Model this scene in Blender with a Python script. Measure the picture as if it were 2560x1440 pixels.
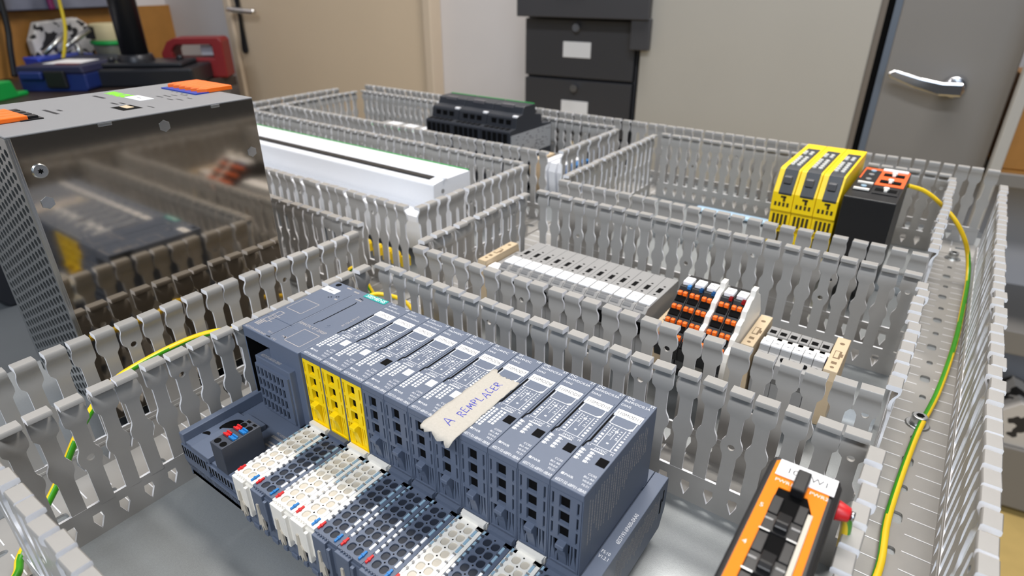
import bpy, bmesh, math, random
from mathutils import Vector, Matrix
random.seed(7)
for o in list(bpy.data.objects): bpy.data.objects.remove(o)
scene = bpy.context.scene
C = scene.collection
S = 0.001                                   # everything below is written in millimetres
PI = math.pi

# ------------------------------------------------------------------ camera
cam = bpy.data.cameras.new('camera')
cam.sensor_width = 36.0
cam.lens = 36.0 * 1536.7 / 2560.0
cam.clip_start = 0.005
cam.clip_end = 40
CAMX, CAMY, CAMZ = 290.44, -149.65, 252.16
camo = bpy.data.objects.new('camera', cam)
C.objects.link(camo)
camo.location = (CAMX*S, CAMY*S, CAMZ*S)
camo.rotation_euler = (math.radians(90-27.02), 0, math.radians(125.85-90))
cam.dof.use_dof = True
cam.dof.focus_distance = 0.300
cam.dof.aperture_fstop = 11.5
scene.camera = camo

# ------------------------------------------------------------------ world, lamps, exposure
world = bpy.data.worlds.new('room_ambient')
scene.world = world
world.use_nodes = True
bg = world.node_tree.nodes['Background']
bg.inputs[0].default_value = (0.80, 0.83, 0.90, 1)
bg.inputs[1].default_value = 0.065

def area(name, loc, size, energy, color, aim):
    l = bpy.data.lights.new(name, 'AREA')
    l.shape = 'RECTANGLE'; l.size, l.size_y = size; l.energy = energy; l.color = color
    o = bpy.data.objects.new(name, l); C.objects.link(o)
    o.location = loc
    d = Vector(aim) - Vector(loc)
    o.rotation_euler = d.to_track_quat('-Z', 'Y').to_euler()
    return o
# ceiling fluorescent luminaires, 2.75 m above the floor
area('ceiling_lamp', (0.1, 0.95, 1.85), (1.5, 0.35), 42, (1.0, 0.955, 0.90), (0.1, 0.8, 0))
area('ceiling_lamp', (-1.4, 1.0, 1.85), (1.5, 0.35), 9, (1.0, 0.955, 0.90), (-1.4, 1.0, 0))
area('ceiling_lamp', (0.5, -1.25, 1.85), (1.5, 0.35), 46, (0.93, 0.96, 1.0), (0.5, -1.25, 0))
# daylight from the window side of the room, behind and to the right of the photographer
area('window_daylight', (1.9, -2.6, 1.3), (1.8, 1.5), 34, (0.66, 0.81, 1.0), (0.0, 0.2, 0))

vs = scene.view_settings
vs.view_transform = 'Standard'
vs.look = 'None'
vs.exposure = 0.14
vs.gamma = 1.0
vs.use_curve_mapping = False

# ------------------------------------------------------------------ materials
MATS = {}
def mat(name, col, rough=0.5, metal=0.0, var=0.06, vscale=400.0, bump=0.0, bscale=3000.0, spec=0.5, coat=0.0,
        trans=0.0, emit=None, stretch=None):
    if name in MATS: return MATS[name]
    m = bpy.data.materials.new(name); m.use_nodes = True
    nt = m.node_tree; b = nt.nodes['Principled BSDF']
    tc = nt.nodes.new('ShaderNodeTexCoord')
    mp = nt.nodes.new('ShaderNodeMapping'); nt.links.new(tc.outputs['Object'], mp.inputs[0])
    if stretch: mp.inputs['Scale'].default_value = stretch
    n = nt.nodes.new('ShaderNodeTexNoise'); n.inputs['Scale'].default_value = vscale; n.inputs['Detail'].default_value = 3
    nt.links.new(mp.outputs[0], n.inputs['Vector'])
    r = nt.nodes.new('ShaderNodeMapRange')
    r.inputs['To Min'].default_value = 1-var; r.inputs['To Max'].default_value = 1+var
    nt.links.new(n.outputs['Fac'], r.inputs['Value'])
    mx = nt.nodes.new('ShaderNodeVectorMath'); mx.operation = 'SCALE'
    mx.inputs[0].default_value = col[:3]
    nt.links.new(r.outputs[0], mx.inputs['Scale'])
    nt.links.new(mx.outputs[0], b.inputs['Base Color'])
    b.inputs['Roughness'].default_value = rough
    b.inputs['Metallic'].default_value = metal
    b.inputs['Specular IOR Level'].default_value = spec
    b.inputs['Coat Weight'].default_value = coat
    b.inputs['Transmission Weight'].default_value = trans
    if bump:
        n2 = nt.nodes.new('ShaderNodeTexNoise'); n2.inputs['Scale'].default_value = bscale
        nt.links.new(mp.outputs[0], n2.inputs['Vector'])
        bp = nt.nodes.new('ShaderNodeBump'); bp.inputs['Strength'].default_value = bump; bp.inputs['Distance'].default_value = 0.0004
        nt.links.new(n2.outputs['Fac'], bp.inputs['Height']); nt.links.new(bp.outputs[0], b.inputs['Normal'])
    if emit:
        b.inputs['Emission Color'].default_value = (*emit[0], 1); b.inputs['Emission Strength'].default_value = emit[1]
    MATS[name] = m
    return m
def srgb(r, g, b):
    f = lambda c: (c/255/12.92) if c/255 <= 0.04045 else ((c/255+0.055)/1.055)**2.4
    return (f(r), f(g), f(b))

M_DUCT   = mat('grey_pvc', srgb(160,157,153), 0.29, 0, 0.05, 90, 0.05, 1500, 0.5)
M_DUCTE  = mat('pvc_cut_edge', srgb(232,232,235), 0.5, 0, 0.06, 400)
M_PLATE  = mat('galvanised_steel', srgb(160,164,166), 0.40, 0.5, 0.10, 900, 0.16, 2500, 0.5)
M_ZINC   = mat('zinc_plated', srgb(200,203,205), 0.28, 1.0, 0.05, 500)
M_SLATE  = mat('slate_blue_plastic', srgb(92,102,121), 0.48, 0, 0.04, 800, 0.08, 5000)
M_SLATED = mat('dark_slate_plastic', srgb(60,65,76), 0.5, 0, 0.05)  # own darker slate tone of the power plug and marker knobs
M_BLACK  = mat('black_plastic', srgb(22,22,24), 0.42, 0, 0.08, 600, 0.05, 4000)
M_CAVITY = mat('black_cavity', srgb(10,10,11), 0.8, 0, 0.02, spec=0.1)
M_YELLOW = mat('yellow_plastic', srgb(255,216,10), 0.42, 0, 0.03, 700)
M_IVORY  = mat('ivory_plastic', srgb(238,234,226), 0.45, 0, 0.03, 700)
M_IVORYB = mat('ivory_button', srgb(196,188,174), 0.55, 0, 0.04, 700)
M_DARKB  = mat('dark_button', srgb(34,40,52), 0.55, 0, 0.05, 700)
M_PRINT  = mat('white_print', srgb(225,227,230), 0.6, 0, 0.02)
M_PRINTG = mat('beige_print', srgb(178,172,168), 0.6, 0, 0.02)
M_LABEL  = mat('white_label', srgb(244,244,246), 0.55, 0, 0.02)
M_INK    = mat('black_ink', srgb(50,50,54), 0.6, 0, 0.02)
M_RED    = mat('red_plastic', srgb(205,32,36), 0.4, 0, 0.04)
M_BLUE   = mat('blue_plastic', srgb(26,118,188), 0.4, 0, 0.04)
M_PALEB  = mat('pale_blue_plastic', srgb(150,180,200), 0.4, 0, 0.04)
M_TEAL   = mat('teal_sticker', srgb(0,158,152), 0.5, 0, 0.02)
M_TAPE   = mat('masking_tape', srgb(184,178,168), 0.8, 0, 0.10, 900, 0.35, 2200)
M_PEN    = mat('blue_pen_ink', srgb(52,60,190), 0.6, 0, 0.1, 3000)
M_GREEN  = mat('green_plastic', srgb(18,150,66), 0.45, 0, 0.04)
M_ORANGE = mat('orange_plastic', srgb(250,112,20), 0.42, 0, 0.04)
M_ORANGP = mat('orange_panel', srgb(240,128,0), 0.6, 0, 0.02, spec=.25)
M_ORANGR = mat('red_orange_panel', srgb(232,98,36), 0.5, 0, 0.02)
M_BEIGE  = mat('beige_plastic', srgb(206,184,152), 0.5, 0, 0.04, 700)
M_TGREY  = mat('terminal_grey', srgb(146,145,144), 0.5, 0, 0.04, 700)
M_TGREYD = mat('terminal_grey_dark', srgb(112,113,115), 0.5, 0, 0.05, 700)
M_WHITE  = mat('white_plastic', srgb(240,241,245), 0.32, 0, 0.02, 500)
M_PSUTOP = mat('grey_powder_coat', srgb(132,132,134), 0.55, 0, 0.05, 1500, 0.25, 6000)
M_MIRROR = mat('stainless_sheet', srgb(178,168,155), 0.075, 1.0, 0.05, 60, stretch=(1,1,8))
M_LIME   = mat('lime_print', srgb(130,230,0), 0.6, 0, 0.02)
M_COBALT = mat('cobalt_plastic', srgb(24,60,160), 0.5, 0, 0.04)
M_STREAK = mat('pale_blue_streak', srgb(196,228,255), 0.10, 0, 0.02, coat=.5)

# green and yellow striped wire insulation
def wire_mat():
    m = bpy.data.materials.new('green_yellow_insulation'); m.use_nodes = True
    nt = m.node_tree; b = nt.nodes['Principled BSDF']
    at = nt.nodes.new('ShaderNodeAttribute'); at.attribute_name = 'stripe'
    cr = nt.nodes.new('ShaderNodeValToRGB'); cr.color_ramp.interpolation = 'CONSTANT'
    cr.color_ramp.elements[0].color = (*srgb(60,150,20), 1)
    cr.color_ramp.elements[1].position = 0.5; cr.color_ramp.elements[1].color = (*srgb(245,205,30), 1)
    nt.links.new(at.outputs['Fac'], cr.inputs[0]); nt.links.new(cr.outputs[0], b.inputs['Base Color'])
    b.inputs['Roughness'].default_value = 0.38
    return m
M_WIRE = wire_mat()

# ------------------------------------------------------------------ mesh builder
_tc = {}
def text_geo(s):
    if s in _tc: return _tc[s]
    cu = bpy.data.curves.new('t', 'FONT'); cu.body = s; cu.size = 1.0; cu.resolution_u = 2
    cu.align_x = 'LEFT'
    o = bpy.data.objects.new('t', cu); C.objects.link(o)
    dg = bpy.context.evaluated_depsgraph_get(); dg.update()
    me = bpy.data.meshes.new_from_object(o.evaluated_get(dg))
    v = [tuple(p.co) for p in me.vertices]; f = [tuple(p.vertices) for p in me.polygons]
    bpy.data.objects.remove(o); bpy.data.curves.remove(cu); bpy.data.meshes.remove(me)
    w = max((p[0] for p in v), default=0.0)
    _tc[s] = (v, f, w); return _tc[s]

class MB:
    def __init__(self): self.v = []; self.f = []; self.mi = []; self.sm = []; self.m = 0
    def add(self, vs, fs, smooth=False):
        n = len(self.v); self.v += [tuple(p) for p in vs]
        for q in fs:
            self.f.append(tuple(n+i for i in q)); self.mi.append(self.m); self.sm.append(smooth)
        return self
    def box(self, x0, x1, y0, y1, z0, z1):
        return self.add([(x0,y0,z0),(x1,y0,z0),(x1,y1,z0),(x0,y1,z0),(x0,y0,z1),(x1,y0,z1),(x1,y1,z1),(x0,y1,z1)],
            [(0,3,2,1),(4,5,6,7),(0,1,5,4),(1,2,6,5),(2,3,7,6),(3,0,4,7)])
    def prism(self, pts, ax, a, b, smooth=False):
        n = len(pts)
        mk = {'x': lambda p, t: (t,p[0],p[1]), 'y': lambda p, t: (p[0],t,p[1]), 'z': lambda p, t: (p[0],p[1],t)}[ax]
        self.add([mk(p,a) for p in pts]+[mk(p,b) for p in pts], [tuple(range(n))[::-1], tuple(range(n,2*n))])
        k = len(self.v)-2*n
        for i in range(n):
            j = (i+1) % n
            self.f.append((k+i,k+j,k+n+j,k+n+i)); self.mi.append(self.m); self.sm.append(smooth)
        return self
    def cyl(self, c, r, h, ax='z', n=16, r2=None, cap=True):
        r2 = r if r2 is None else r2
        P = []
        for k, rr in ((0,r),(h,r2)):
            for i in range(n):
                a = 2*PI*i/n; u, w = rr*math.cos(a), rr*math.sin(a)
                P.append({'z':(c[0]+u,c[1]+w,c[2]+k),'y':(c[0]+u,c[1]+k,c[2]+w),'x':(c[0]+k,c[1]+u,c[2]+w)}[ax])
        self.add(P, [(i,(i+1)%n,n+(i+1)%n,n+i) for i in range(n)], True)
        if cap:
            k = len(self.v)-2*n
            self.f += [tuple(k+i for i in range(n))[::-1], tuple(k+n+i for i in range(n))]; self.mi += [self.m]*2; self.sm += [False]*2
        return self
    def tube(self, path, r, n=10):
        P = [Vector(p) for p in path]; rings = []; up = Vector((0,0,1))
        for i, p in enumerate(P):
            t = (P[min(i+1,len(P)-1)]-P[max(i-1,0)]).normalized()
            s = t.cross(up)
            if s.length < 1e-3: s = t.cross(Vector((0,1,0)))
            s.normalize(); u = s.cross(t)
            rings.append([p + r*(math.cos(2*PI*k/n)*s + math.sin(2*PI*k/n)*u) for k in range(n)])
        vs = [q for g in rings for q in g]
        fs = [(i*n+k, i*n+(k+1)%n, (i+1)*n+(k+1)%n, (i+1)*n+k) for i in range(len(P)-1) for k in range(n)]
        fs += [tuple(range(n))[::-1], tuple((len(P)-1)*n+k for k in range(n))]
        return self.add(vs, fs, True)
    def plate(self, xs, zs, hole, y0, y1):
        """vertical grid plate (x, z cells) between y0 and y1; hole(i, j) True leaves a cell open"""
        nx, nz = len(xs)-1, len(zs)-1
        H = [[bool(hole(i,j)) for j in range(nz)] for i in range(nx)]
        solid = lambda i, j: 0 <= i < nx and 0 <= j < nz and not H[i][j]
        for i in range(nx):
            for j in range(nz):
                if H[i][j]: continue
                a, b, c, d = xs[i], xs[i+1], zs[j], zs[j+1]
                self.add([(a,y0,c),(b,y0,c),(b,y0,d),(a,y0,d)], [(0,1,2,3)])
                self.add([(a,y1,c),(b,y1,c),(b,y1,d),(a,y1,d)], [(3,2,1,0)])
                if not solid(i-1,j): self.add([(a,y0,c),(a,y1,c),(a,y1,d),(a,y0,d)], [(3,2,1,0)])
                if not solid(i+1,j): self.add([(b,y0,c),(b,y1,c),(b,y1,d),(b,y0,d)], [(0,1,2,3)])
                if not solid(i,j-1): self.add([(a,y0,c),(b,y0,c),(b,y1,c),(a,y1,c)], [(3,2,1,0)])
                if not solid(i,j+1): self.add([(a,y0,d),(b,y0,d),(b,y1,d),(a,y1,d)], [(0,1,2,3)])
        return self
    def holecell(self, x0, x1, y0, y1, cx, cy, rx, ry, zt, zb, n=12, sq=1.0):
        """flat rectangle at zt with a rounded hole whose walls drop to zb"""
        ring = []; out = []
        for i in range(n):
            a = 2*PI*(i+0.5)/n; c, s = math.cos(a), math.sin(a)
            e = sq
            u = (abs(c)**e)*(1 if c >= 0 else -1); w = (abs(s)**e)*(1 if s >= 0 else -1)
            ring.append((cx+rx*u, cy+ry*w))
            k = 1/max(abs(c), abs(s)); ex, ey = c*k, s*k
            out.append((x1 if ex > 0.999 else x0 if ex < -0.999 else (x0+x1)/2+ex*(x1-x0)/2,
                        y1 if ey > 0.999 else y0 if ey < -0.999 else (y0+y1)/2+ey*(y1-y0)/2))
        vs = [(p[0],p[1],zt) for p in ring]+[(p[0],p[1],zt) for p in out]+[(p[0],p[1],zb) for p in ring]
        fs = []
        cor = {}
        for i in range(n):
            j = (i+1) % n
            a, b = out[i], out[j]
            if abs(a[0]-b[0]) > 1e-6 and abs(a[1]-b[1]) > 1e-6:      # corner between
                cx_ = a[0] if a[0] in (x0,x1) else b[0]; cy_ = a[1] if a[1] in (y0,y1) else b[1]
                vs.append((cx_,cy_,zt)); fs.append((i, n+i, len(vs)-1, n+j, j))
            else: fs.append((i, n+i, n+j, j))
            fs.append((2*n+i, i, j, 2*n+j))
        return self.add(vs, fs)
    def text(self, s, size, x, y, z=0.0, frame=None, align='l', wide=1.0):
        """flat lettering; frame = (origin, right, up) vectors, default lies in the xy plane"""
        v, f, w = text_geo(s)
        off = {'l':0,'c':-w/2,'r':-w}[align]
        if frame is None: vs = [(x+(p[0]+off)*size*wide, y+p[1]*size, z) for p in v]
        else:
            o, r, u = frame; o = Vector(o); r = Vector(r); u = Vector(u)
            vs = [tuple(o + r*(x+(p[0]+off)*size*wide) + u*(y+p[1]*size)) for p in v]
        return self.add(vs, f)
    def rect(self, x0, x1, y0, y1, z):
        return self.add([(x0,y0,z),(x1,y0,z),(x1,y1,z),(x0,y1,z)], [(0,1,2,3)])
    def mesh(self, name, mats, recalc=True):
        me = bpy.data.meshes.new(name)
        me.from_pydata([(a*S,b*S,c*S) for a,b,c in self.v], [], self.f)
        for m in (mats if isinstance(mats, (list,tuple)) else [mats]): me.materials.append(m)
        me.polygons.foreach_set('material_index', self.mi); me.polygons.foreach_set('use_smooth', self.sm)
        if recalc:
            bm = bmesh.new(); bm.from_mesh(me); bmesh.ops.recalc_face_normals(bm, faces=bm.faces); bm.to_mesh(me); bm.free()
        me.update(); return me
    def build(self, name, mats, parent=None, loc=(0,0,0), rz=0.0, bevel=0.0, recalc=True, seg=2):
        return place(name, self.mesh(name, mats, recalc), parent, loc, rz, bevel, seg)

def place(name, me, parent=None, loc=(0,0,0), rz=0.0, bevel=0.0, seg=2):
    o = bpy.data.objects.new(name, me); C.objects.link(o)
    o.location = tuple(c*S for c in loc); o.rotation_euler = (0,0,rz)
    if parent: o.parent = parent
    if bevel:
        b = o.modifiers.new('edge', 'BEVEL'); b.width = bevel*S; b.segments = seg; b.limit_method = 'ANGLE'; b.angle_limit = math.radians(40)
        b.harden_normals = False
    return o
def tag(o, label, cat, group=None):
    o['label'] = label; o['category'] = cat
    if group: o['group'] = group
    return o
def thing(name, label, cat, loc=(0,0,0), rz=0.0, group=None):
    o = bpy.data.objects.new(name, None); C.objects.link(o)
    o.empty_display_size = 0.01
    o.location = tuple(c*S for c in loc); o.rotation_euler = (0,0,rz)
    return tag(o, label, cat, group)
def struct(o): o['kind'] = 'structure'; return o
def copytree(root, loc, rz=0.0, label=None):
    r = root.copy(); C.objects.link(r); r.location = tuple(c*S for c in loc); r.rotation_euler = (0,0,rz)
    if label: r['label'] = label
    for ch in root.children:
        c = ch.copy(); C.objects.link(c); c.parent = r
        for g in ch.children:
            d = g.copy(); C.objects.link(d); d.parent = c
    return r
# ------------------------------------------------------------------ mounting plate and cable ducts
PITCH = 12.5
def finger_mesh(hole=None):
    # (z, half width, outer offset, inner offset); outward is -y
    rows = [(17,3.35,0,1.2),(19,3.35,0,1.2),(38,3.35,0,1.2),(40,3.6,0,1.2),(41.5,4.3,0,1.2),(43,5.0,0,1.2),(45.5,5.35,0,1.2),(48,5.05,0,1.2),
            (49.6,4.3,0,1.2),(51,3.6,0,1.2),(52.5,3.25,0,1.2),(58,3.2,0.05,1.2),(62.5,3.2,.25,1.2),(64.4,3.35,.5,1.1),(65.6,4.2,.7,1.0),(66.8,5.15,.9,.85),(68.6,5.45,1.05,.65),
            (71.5,5.4,.9,.6),(73.5,5.2,.1,1.2),(75,5.0,-.9,2.0),(76,4.95,-1.45,2.5),(77.0,4.9,-1.4,2.6),(77.2,4.9,3.5,2.6),(77.6,4.9,3.95,2.6),(79.3,4.9,3.95,2.6),(79.9,4.85,3.5,2.1)]
    vs = []; fs = []
    for z, w, o, i in rows:
        vs += [(-w,-o,z),(w,-o,z),(w,i,z),(-w,i,z)]
    n = len(rows)
    for k in range(n-1):
        a, b = 4*k, 4*k+4
        fs += [(a,a+1,b+1,b),(a+2,a+3,b+3,b+2),(a+1,a+2,b+2,b+1),(a+3,a,b,b+3)]
    fs += [(3,2,1,0),(4*n-4,4*n-3,4*n-2,4*n-1)]
    mb = MB(); mb.add(vs, fs, False)
    me = mb.mesh('finger', [M_DUCT, M_DUCTE])
    # smooth the front and back faces of the head, keep side faces crisp
    for p in me.polygons:
        p.use_smooth = abs(p.normal.x) < 0.4
        if abs(p.normal.x) >= 0.4: p.material_index = 1
    if hasattr(me, 'set_sharp_from_angle'): me.set_sharp_from_angle(angle=math.radians(48))
    if hole:
        o = place('f', me); c = MB().cyl((0,-6,hole), 1.75, 12, 'y', 16); co = place('c', c.mesh('c', M_DUCT))
        b = o.modifiers.new('b', 'BOOLEAN'); b.object = co; b.operation = 'DIFFERENCE'; b.solver = 'EXACT'
        dg = bpy.context.evaluated_depsgraph_get(); dg.update()
        me2 = bpy.data.meshes.new_from_object(o.evaluated_get(dg)); me2.name = 'finger_hole'; me2.set_sharp_from_angle(angle=math.radians(48))
        bpy.data.objects.remove(o); bpy.data.objects.remove(co)
        return me2
    return me
FINGER = finger_mesh(); FINGER_N = finger_mesh(45.5); FINGER_H = finger_mesh(65.5)

def wall_mesh(us):
    """lower solid strip of a slotted wall for fingers centred at us; shield shaped knock-outs under every slot"""
    mb = MB(); T = 1.5; H = 19.0
    lo, hi = us[0]-6.0, us[-1]+6.0
    mb.box(lo, us[0], 0, T, 0, H); mb.box(us[-1], hi, 0, T, 0, H)
    for a in us[:-1]:
        c = a + PITCH/2; h = PITCH/2
        hl = [(-2.1,13.2),(2.1,13.2),(2.5,9.6),(0,3.4),(-2.5,9.6)]
        for y, rev in ((0,False),(T,True)):
            P = [(c+u,y,z) for u, z in hl] + [(c-h,y,H),(c+h,y,H),(c+h,y,9.6),(c+h,y,0),(c,y,0),(c-h,y,0),(c-h,y,9.6)]
            F = [(0,1,6,5),(1,2,7,6),(2,3,9,8,7),(3,4,11,10,9),(4,0,5,11)]
            mb.add(P, [f[::-1] for f in F] if rev else F)
        P = [(c+u,y,z) for y in (0,T) for u, z in hl]
        mb.m = 1; mb.add(P, [(i,(i+1)%5,5+(i+1)%5,5+i) for i in range(5)])
        mb.add([(c-h,0,H),(c+h,0,H),(c+h,T,H),(c-h,T,H)], [(0,1,2,3)])
        mb.m = 0; mb.add([(c-h,0,0),(c+h,0,0),(c+h,T,0),(c-h,T,0)], [(3,2,1,0)])
    # snap-off ridge on the inner face
    mb.box(lo, hi, T, T+0.5, 15.2, 16.4)
    return mb.mesh('side_wall', [M_DUCT, M_DUCTE])

def floor_mesh(L, W, par=0):
    """duct bottom, length L along x from 0, width W along y from 0, holes every 25 mm, a raised line every 12.5 mm"""
    mb = MB(); zt, zb = 1.5, 0.0; n = max(1, int(round(L/25))); c = L/n
    for k in range(n):
        big = (k+par) % 2 == 0
        rx, ry = (4.6, 3.0) if big else (2.9, 2.0)
        mb.holecell(k*c, (k+1)*c, 0, W, (k+.5)*c, W/2+ (0.5 if big else -0.3), rx, ry, zt, zb, 16, 0.55 if big else 0.8)
    mb.box(0, L, 0.0, 0.2, 0.0, zt); mb.box(0, L, W-0.2, W, 0.0, zt)
    for k in range(int(L/PITCH)):
        u = (k+.5)*PITCH - PITCH/2 + 3
        mb.m = 1; mb.box(u, u+0.6, 1.6, W/2-4.5, zt-0.1, zt+0.22); mb.box(u, u+0.6, W/2+4.5, W-1.6, zt-0.1, zt+0.22)
    return mb.mesh('duct_floor', [M_DUCT, M_DUCTE], recalc=True)

PHX, PHY = 290.8, -84.8
def centres(s, e, ph):
    k = math.ceil((s+5.6-ph)/PITCH); r = []
    while ph+k*PITCH <= e-5.6: r.append(ph+k*PITCH); k += 1
    return r
def duct(label, axis, a0, a1, c0, c1, seg0=None, seg1=None, fl=True, par=0):
    seg0 = [(a0,a1)] if seg0 is None else seg0; seg1 = [(a0,a1)] if seg1 is None else seg1
    org = ((a0+a1)/2, (c0+c1)/2, 0) if axis == 'x' else ((c0+c1)/2, (a0+a1)/2, 0)
    t = thing('cable_duct', label, 'cable duct', org, 0, 'slotted grey cable ducts')
    ph = PHX if axis == 'x' else PHY
    for segs, c, side in ((seg0,c0,-1),(seg1,c1,1)):
        for s, e in segs:
            us = centres(s, e, ph)
            if not us: continue
            m0 = us[len(us)//2]
            if axis == 'x': rz = 0 if side < 0 else PI; loc = (m0-org[0], c-org[1], 0)
            else: rz = -PI/2 if side < 0 else PI/2; loc = (c-org[0], m0-org[1], 0)
            # local u axis direction in world: x for rz=0, -x for PI, -y for -90, +y for +90
            sg = 1 if rz in (0, PI/2) else -1
            loc_us = sorted([(u-m0)*sg for u in us])
            w = place('side_wall', wall_mesh(loc_us), t, loc, rz)
            for u in loc_us:
                idx = int(round((m0+u*sg-ph)/PITCH))
                q = idx % 8
                kn, kh = (4, 0) if axis == 'x' else (0, 4)
                me = FINGER_N if q == kn else FINGER_H if q == kh else FINGER
                f = place('finger', me, w, (u, 0, 0), 0)
                f.rotation_euler = (random.uniform(-.012,.012), random.uniform(-.012,.012), random.uniform(-.03,.03))
    if fl:
        L, W = a1-a0, c1-c0-0.2
        if axis == 'x': place('duct_floor', floor_mesh(L, W, par), t, (a0-org[0], c0+0.1-org[1], 0.05))
        else: place('duct_floor', floor_mesh(L, W, par), t, (c1-0.1-org[0], a0-org[1], 0.05), PI/2)
    return t

pl = MB(); pl.prism([(-212,-190),(352,-190),(352,640),(-640,640),(-640,128),(-212,128)], 'z', -2.5, 0)
o = pl.build('mounting_plate', M_PLATE, bevel=0.5)
tag(o, 'galvanised steel mounting plate carrying all the ducts and devices', 'mounting plate')

X0, X1 = -57.5, -6.5            # vertical duct between power supply and slice modules
R0, R1_ = 299.0, 336.0          # right-hand duct
A0, A1 = 102.0, 138.0; B0, B1 = 296.0, 332.0; T0, T1 = 568.5, 611.0
D0, D1 = 361.5, 410.0; P0, P1 = 145.5, 194.0
duct('grey slotted duct running behind the slice modules, before the terminal block row', 'x', X1+1, R0-1, A0, A1, par=1)
duct('grey slotted duct behind the terminal blocks and in front of the yellow relays', 'x', X1+1, R0-1, B0, B1)
duct('long grey slotted duct at the far edge of the plate behind all devices', 'x', -588, R1_, T0, T1,
     seg0=[(-540, X0-1),(X1, R0-1)])
duct('grey slotted duct on the right edge, green-yellow wire lying in it', 'y', -160, T0-1, R0, R1_,
     seg0=[(-160,A0-3),(A1+3,B0-2),(B1+3,T0-1)], seg1=[(-160,T0-1)], par=0)
duct('grey slotted duct between the big power supply and the slice modules', 'y', -165, T0-1, X0, X1,
     seg0=[(-116,P0-2),(P1+2,D0-2),(D1+2,T0-1)], seg1=[(-116,A0-3),(A1+3,B0-3),(B1+3,T0-1)])
duct('grey slotted duct right behind the big power supply', 'x', -580, X0-1, P0, P1)
duct('grey slotted duct between the long white bar and the black contactors', 'x', -540, X0-1, D0, D1)
duct('far-left grey slotted duct bordering the black contactors compartment', 'y', 200, T0-1, -588, -542, fl=True)
duct('nearest grey slotted duct in the bottom left corner of the picture', 'x', X1+1, R0-1, -160, -121.5, seg0=[])
# ------------------------------------------------------------------ DIN rails
def din_rail(label, x0, x1, y):
    t = [(-17.5,7.5),(-17.5,6.5),(-13.5,6.5),(-13.5,0.05),(13.5,0.05),(13.5,6.5),(17.5,6.5),(17.5,7.5),(12.5,7.5),(12.5,1.05),(-12.5,1.05),(-12.5,7.5)]
    o = MB().prism(t, 'x', x0-x1, 0).build('din_rail', M_ZINC, loc=(x1,y,0))
    tag(o, label, 'rail', 'top-hat mounting rails')
din_rail('zinc top-hat rail under the slice modules and the orange switch', -2, 297, 14)
din_rail('zinc top-hat rail carrying the terminal block row', -2, 296, 216)
din_rail('zinc top-hat rail under the yellow relays and black module', 0, 296, 456)
din_rail('zinc top-hat rail under the long white bar', -530, -64, 278)
din_rail('zinc top-hat rail under the black contactors', -530, -64, 490)
din_rail('zinc top-hat rail holding the big power supply', -530, -64, 12)

# ------------------------------------------------------------------ remote I/O station
TOPZ = 82.0; BZ = 38.0
def bar_dash(mb, x0, x1, y, h, z, rng):
    """row of unreadably small print drawn as dashes"""
    x = x0
    while x < x1:
        w = rng.uniform(.35, .9); mb.rect(x, min(x+w, x1), y, y+h, z); x += w+.22

# --- front grille of an I/O module (local x 0..15, y 0 = front, z 38..82)
def module_body():
    mb = MB()
    mb.m = 0
    # shell: sides, back and top as thick walls, cavity black behind the grille
    mb.prism([(9,BZ+.3),(64.6,BZ+.3),(64.6,TOPZ),(0,TOPZ),(0,TOPZ-3.2),(9,TOPZ-3.2)], 'x', 0.12, 14.88)
    mb.box(0.12, 0.7, 0.2, 9.2, BZ+.3, TOPZ-3); mb.box(14.3, 14.88, 0.2, 9.2, BZ+.3, TOPZ-3)
    return mb.mesh('housing', [M_SLATE])
def grille_mesh(m):
    mb = MB()
    xs = [0.7,1.2,2.1,2.9,3.3,4.5,9.3,10.5,10.9,12.4,13.3,14.3]
    zs = [BZ+.4,40.2,53.2,55.0,61.4,62.8,69.2,70.6,77.0,TOPZ-3.2]
    def hole(i, j):
        if j in (3,5,7): return i in (1,5,9)
        if j == 1: return i in (1,2,3,4,5,6,7,8,9)
        return False
    mb.plate(xs, zs, hole, 0.0, 1.0)
    # thinner column strips standing back, window reveals
    mb.box(2.9,3.3,0.35,2.6,53.2,77); mb.box(10.5,10.9,0.35,2.6,53.2,77)
    for z0, z1 in ((55,61.4),(62.8,69.2),(70.6,77)):
        mb.prism([(4.5,z0),(9.3,z0),(9.3,z0+.1),(4.5,z0+.1)], 'y', 1.0, 2.9)
        mb.box(4.2,4.5,1.0,3.0,z0,z1); mb.box(9.3,9.6,1.0,3.0,z0,z1)
    # flanks of the release catch in the lower panel
    mb.prism([(1.2,40.2),(3.6,40.2),(3.2,43),(2.4,47),(2.2,53.2),(1.7,53.2),(1.6,47),(1.2,42)], 'y', 0.5, 1.6)
    mb.prism([(10.4,40.2),(12.9,40.2),(12.9,42),(12.2,46),(11.9,53.2),(11.2,53.2),(11.4,47),(10.9,43)], 'y', 0.5, 1.6)
    mb.box(3.4,4.2,0.6,1.8,40.2,44.5); mb.box(9.9,10.5,.6,1.8,40.2,53.2)
    return mb.mesh('front_grille', m)
def lever_mesh(m):
    mb = MB()
    mb.prism([(-2.9,53.4),(0.2,54.0),(2.6,54.0),(2.6,39.4),(0.8,39.4),(-0.4,46),(-1.6,50),(-2.9,51.6)], 'x', 4.9, 8.8)
    mb.prism([(4.9,39.4),(9.4,39.4),(8.8,46),(8.8,54),(4.9,54),(5.2,46)], 'y', 1.2, 2.6)
    return mb.mesh('release_lever', m)
HOUSING = module_body()
GR_S, GR_Y = grille_mesh(M_SLATE), grille_mesh(M_YELLOW)
LV_S, LV_Y = lever_mesh(M_SLATE), lever_mesh(M_YELLOW)
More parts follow.
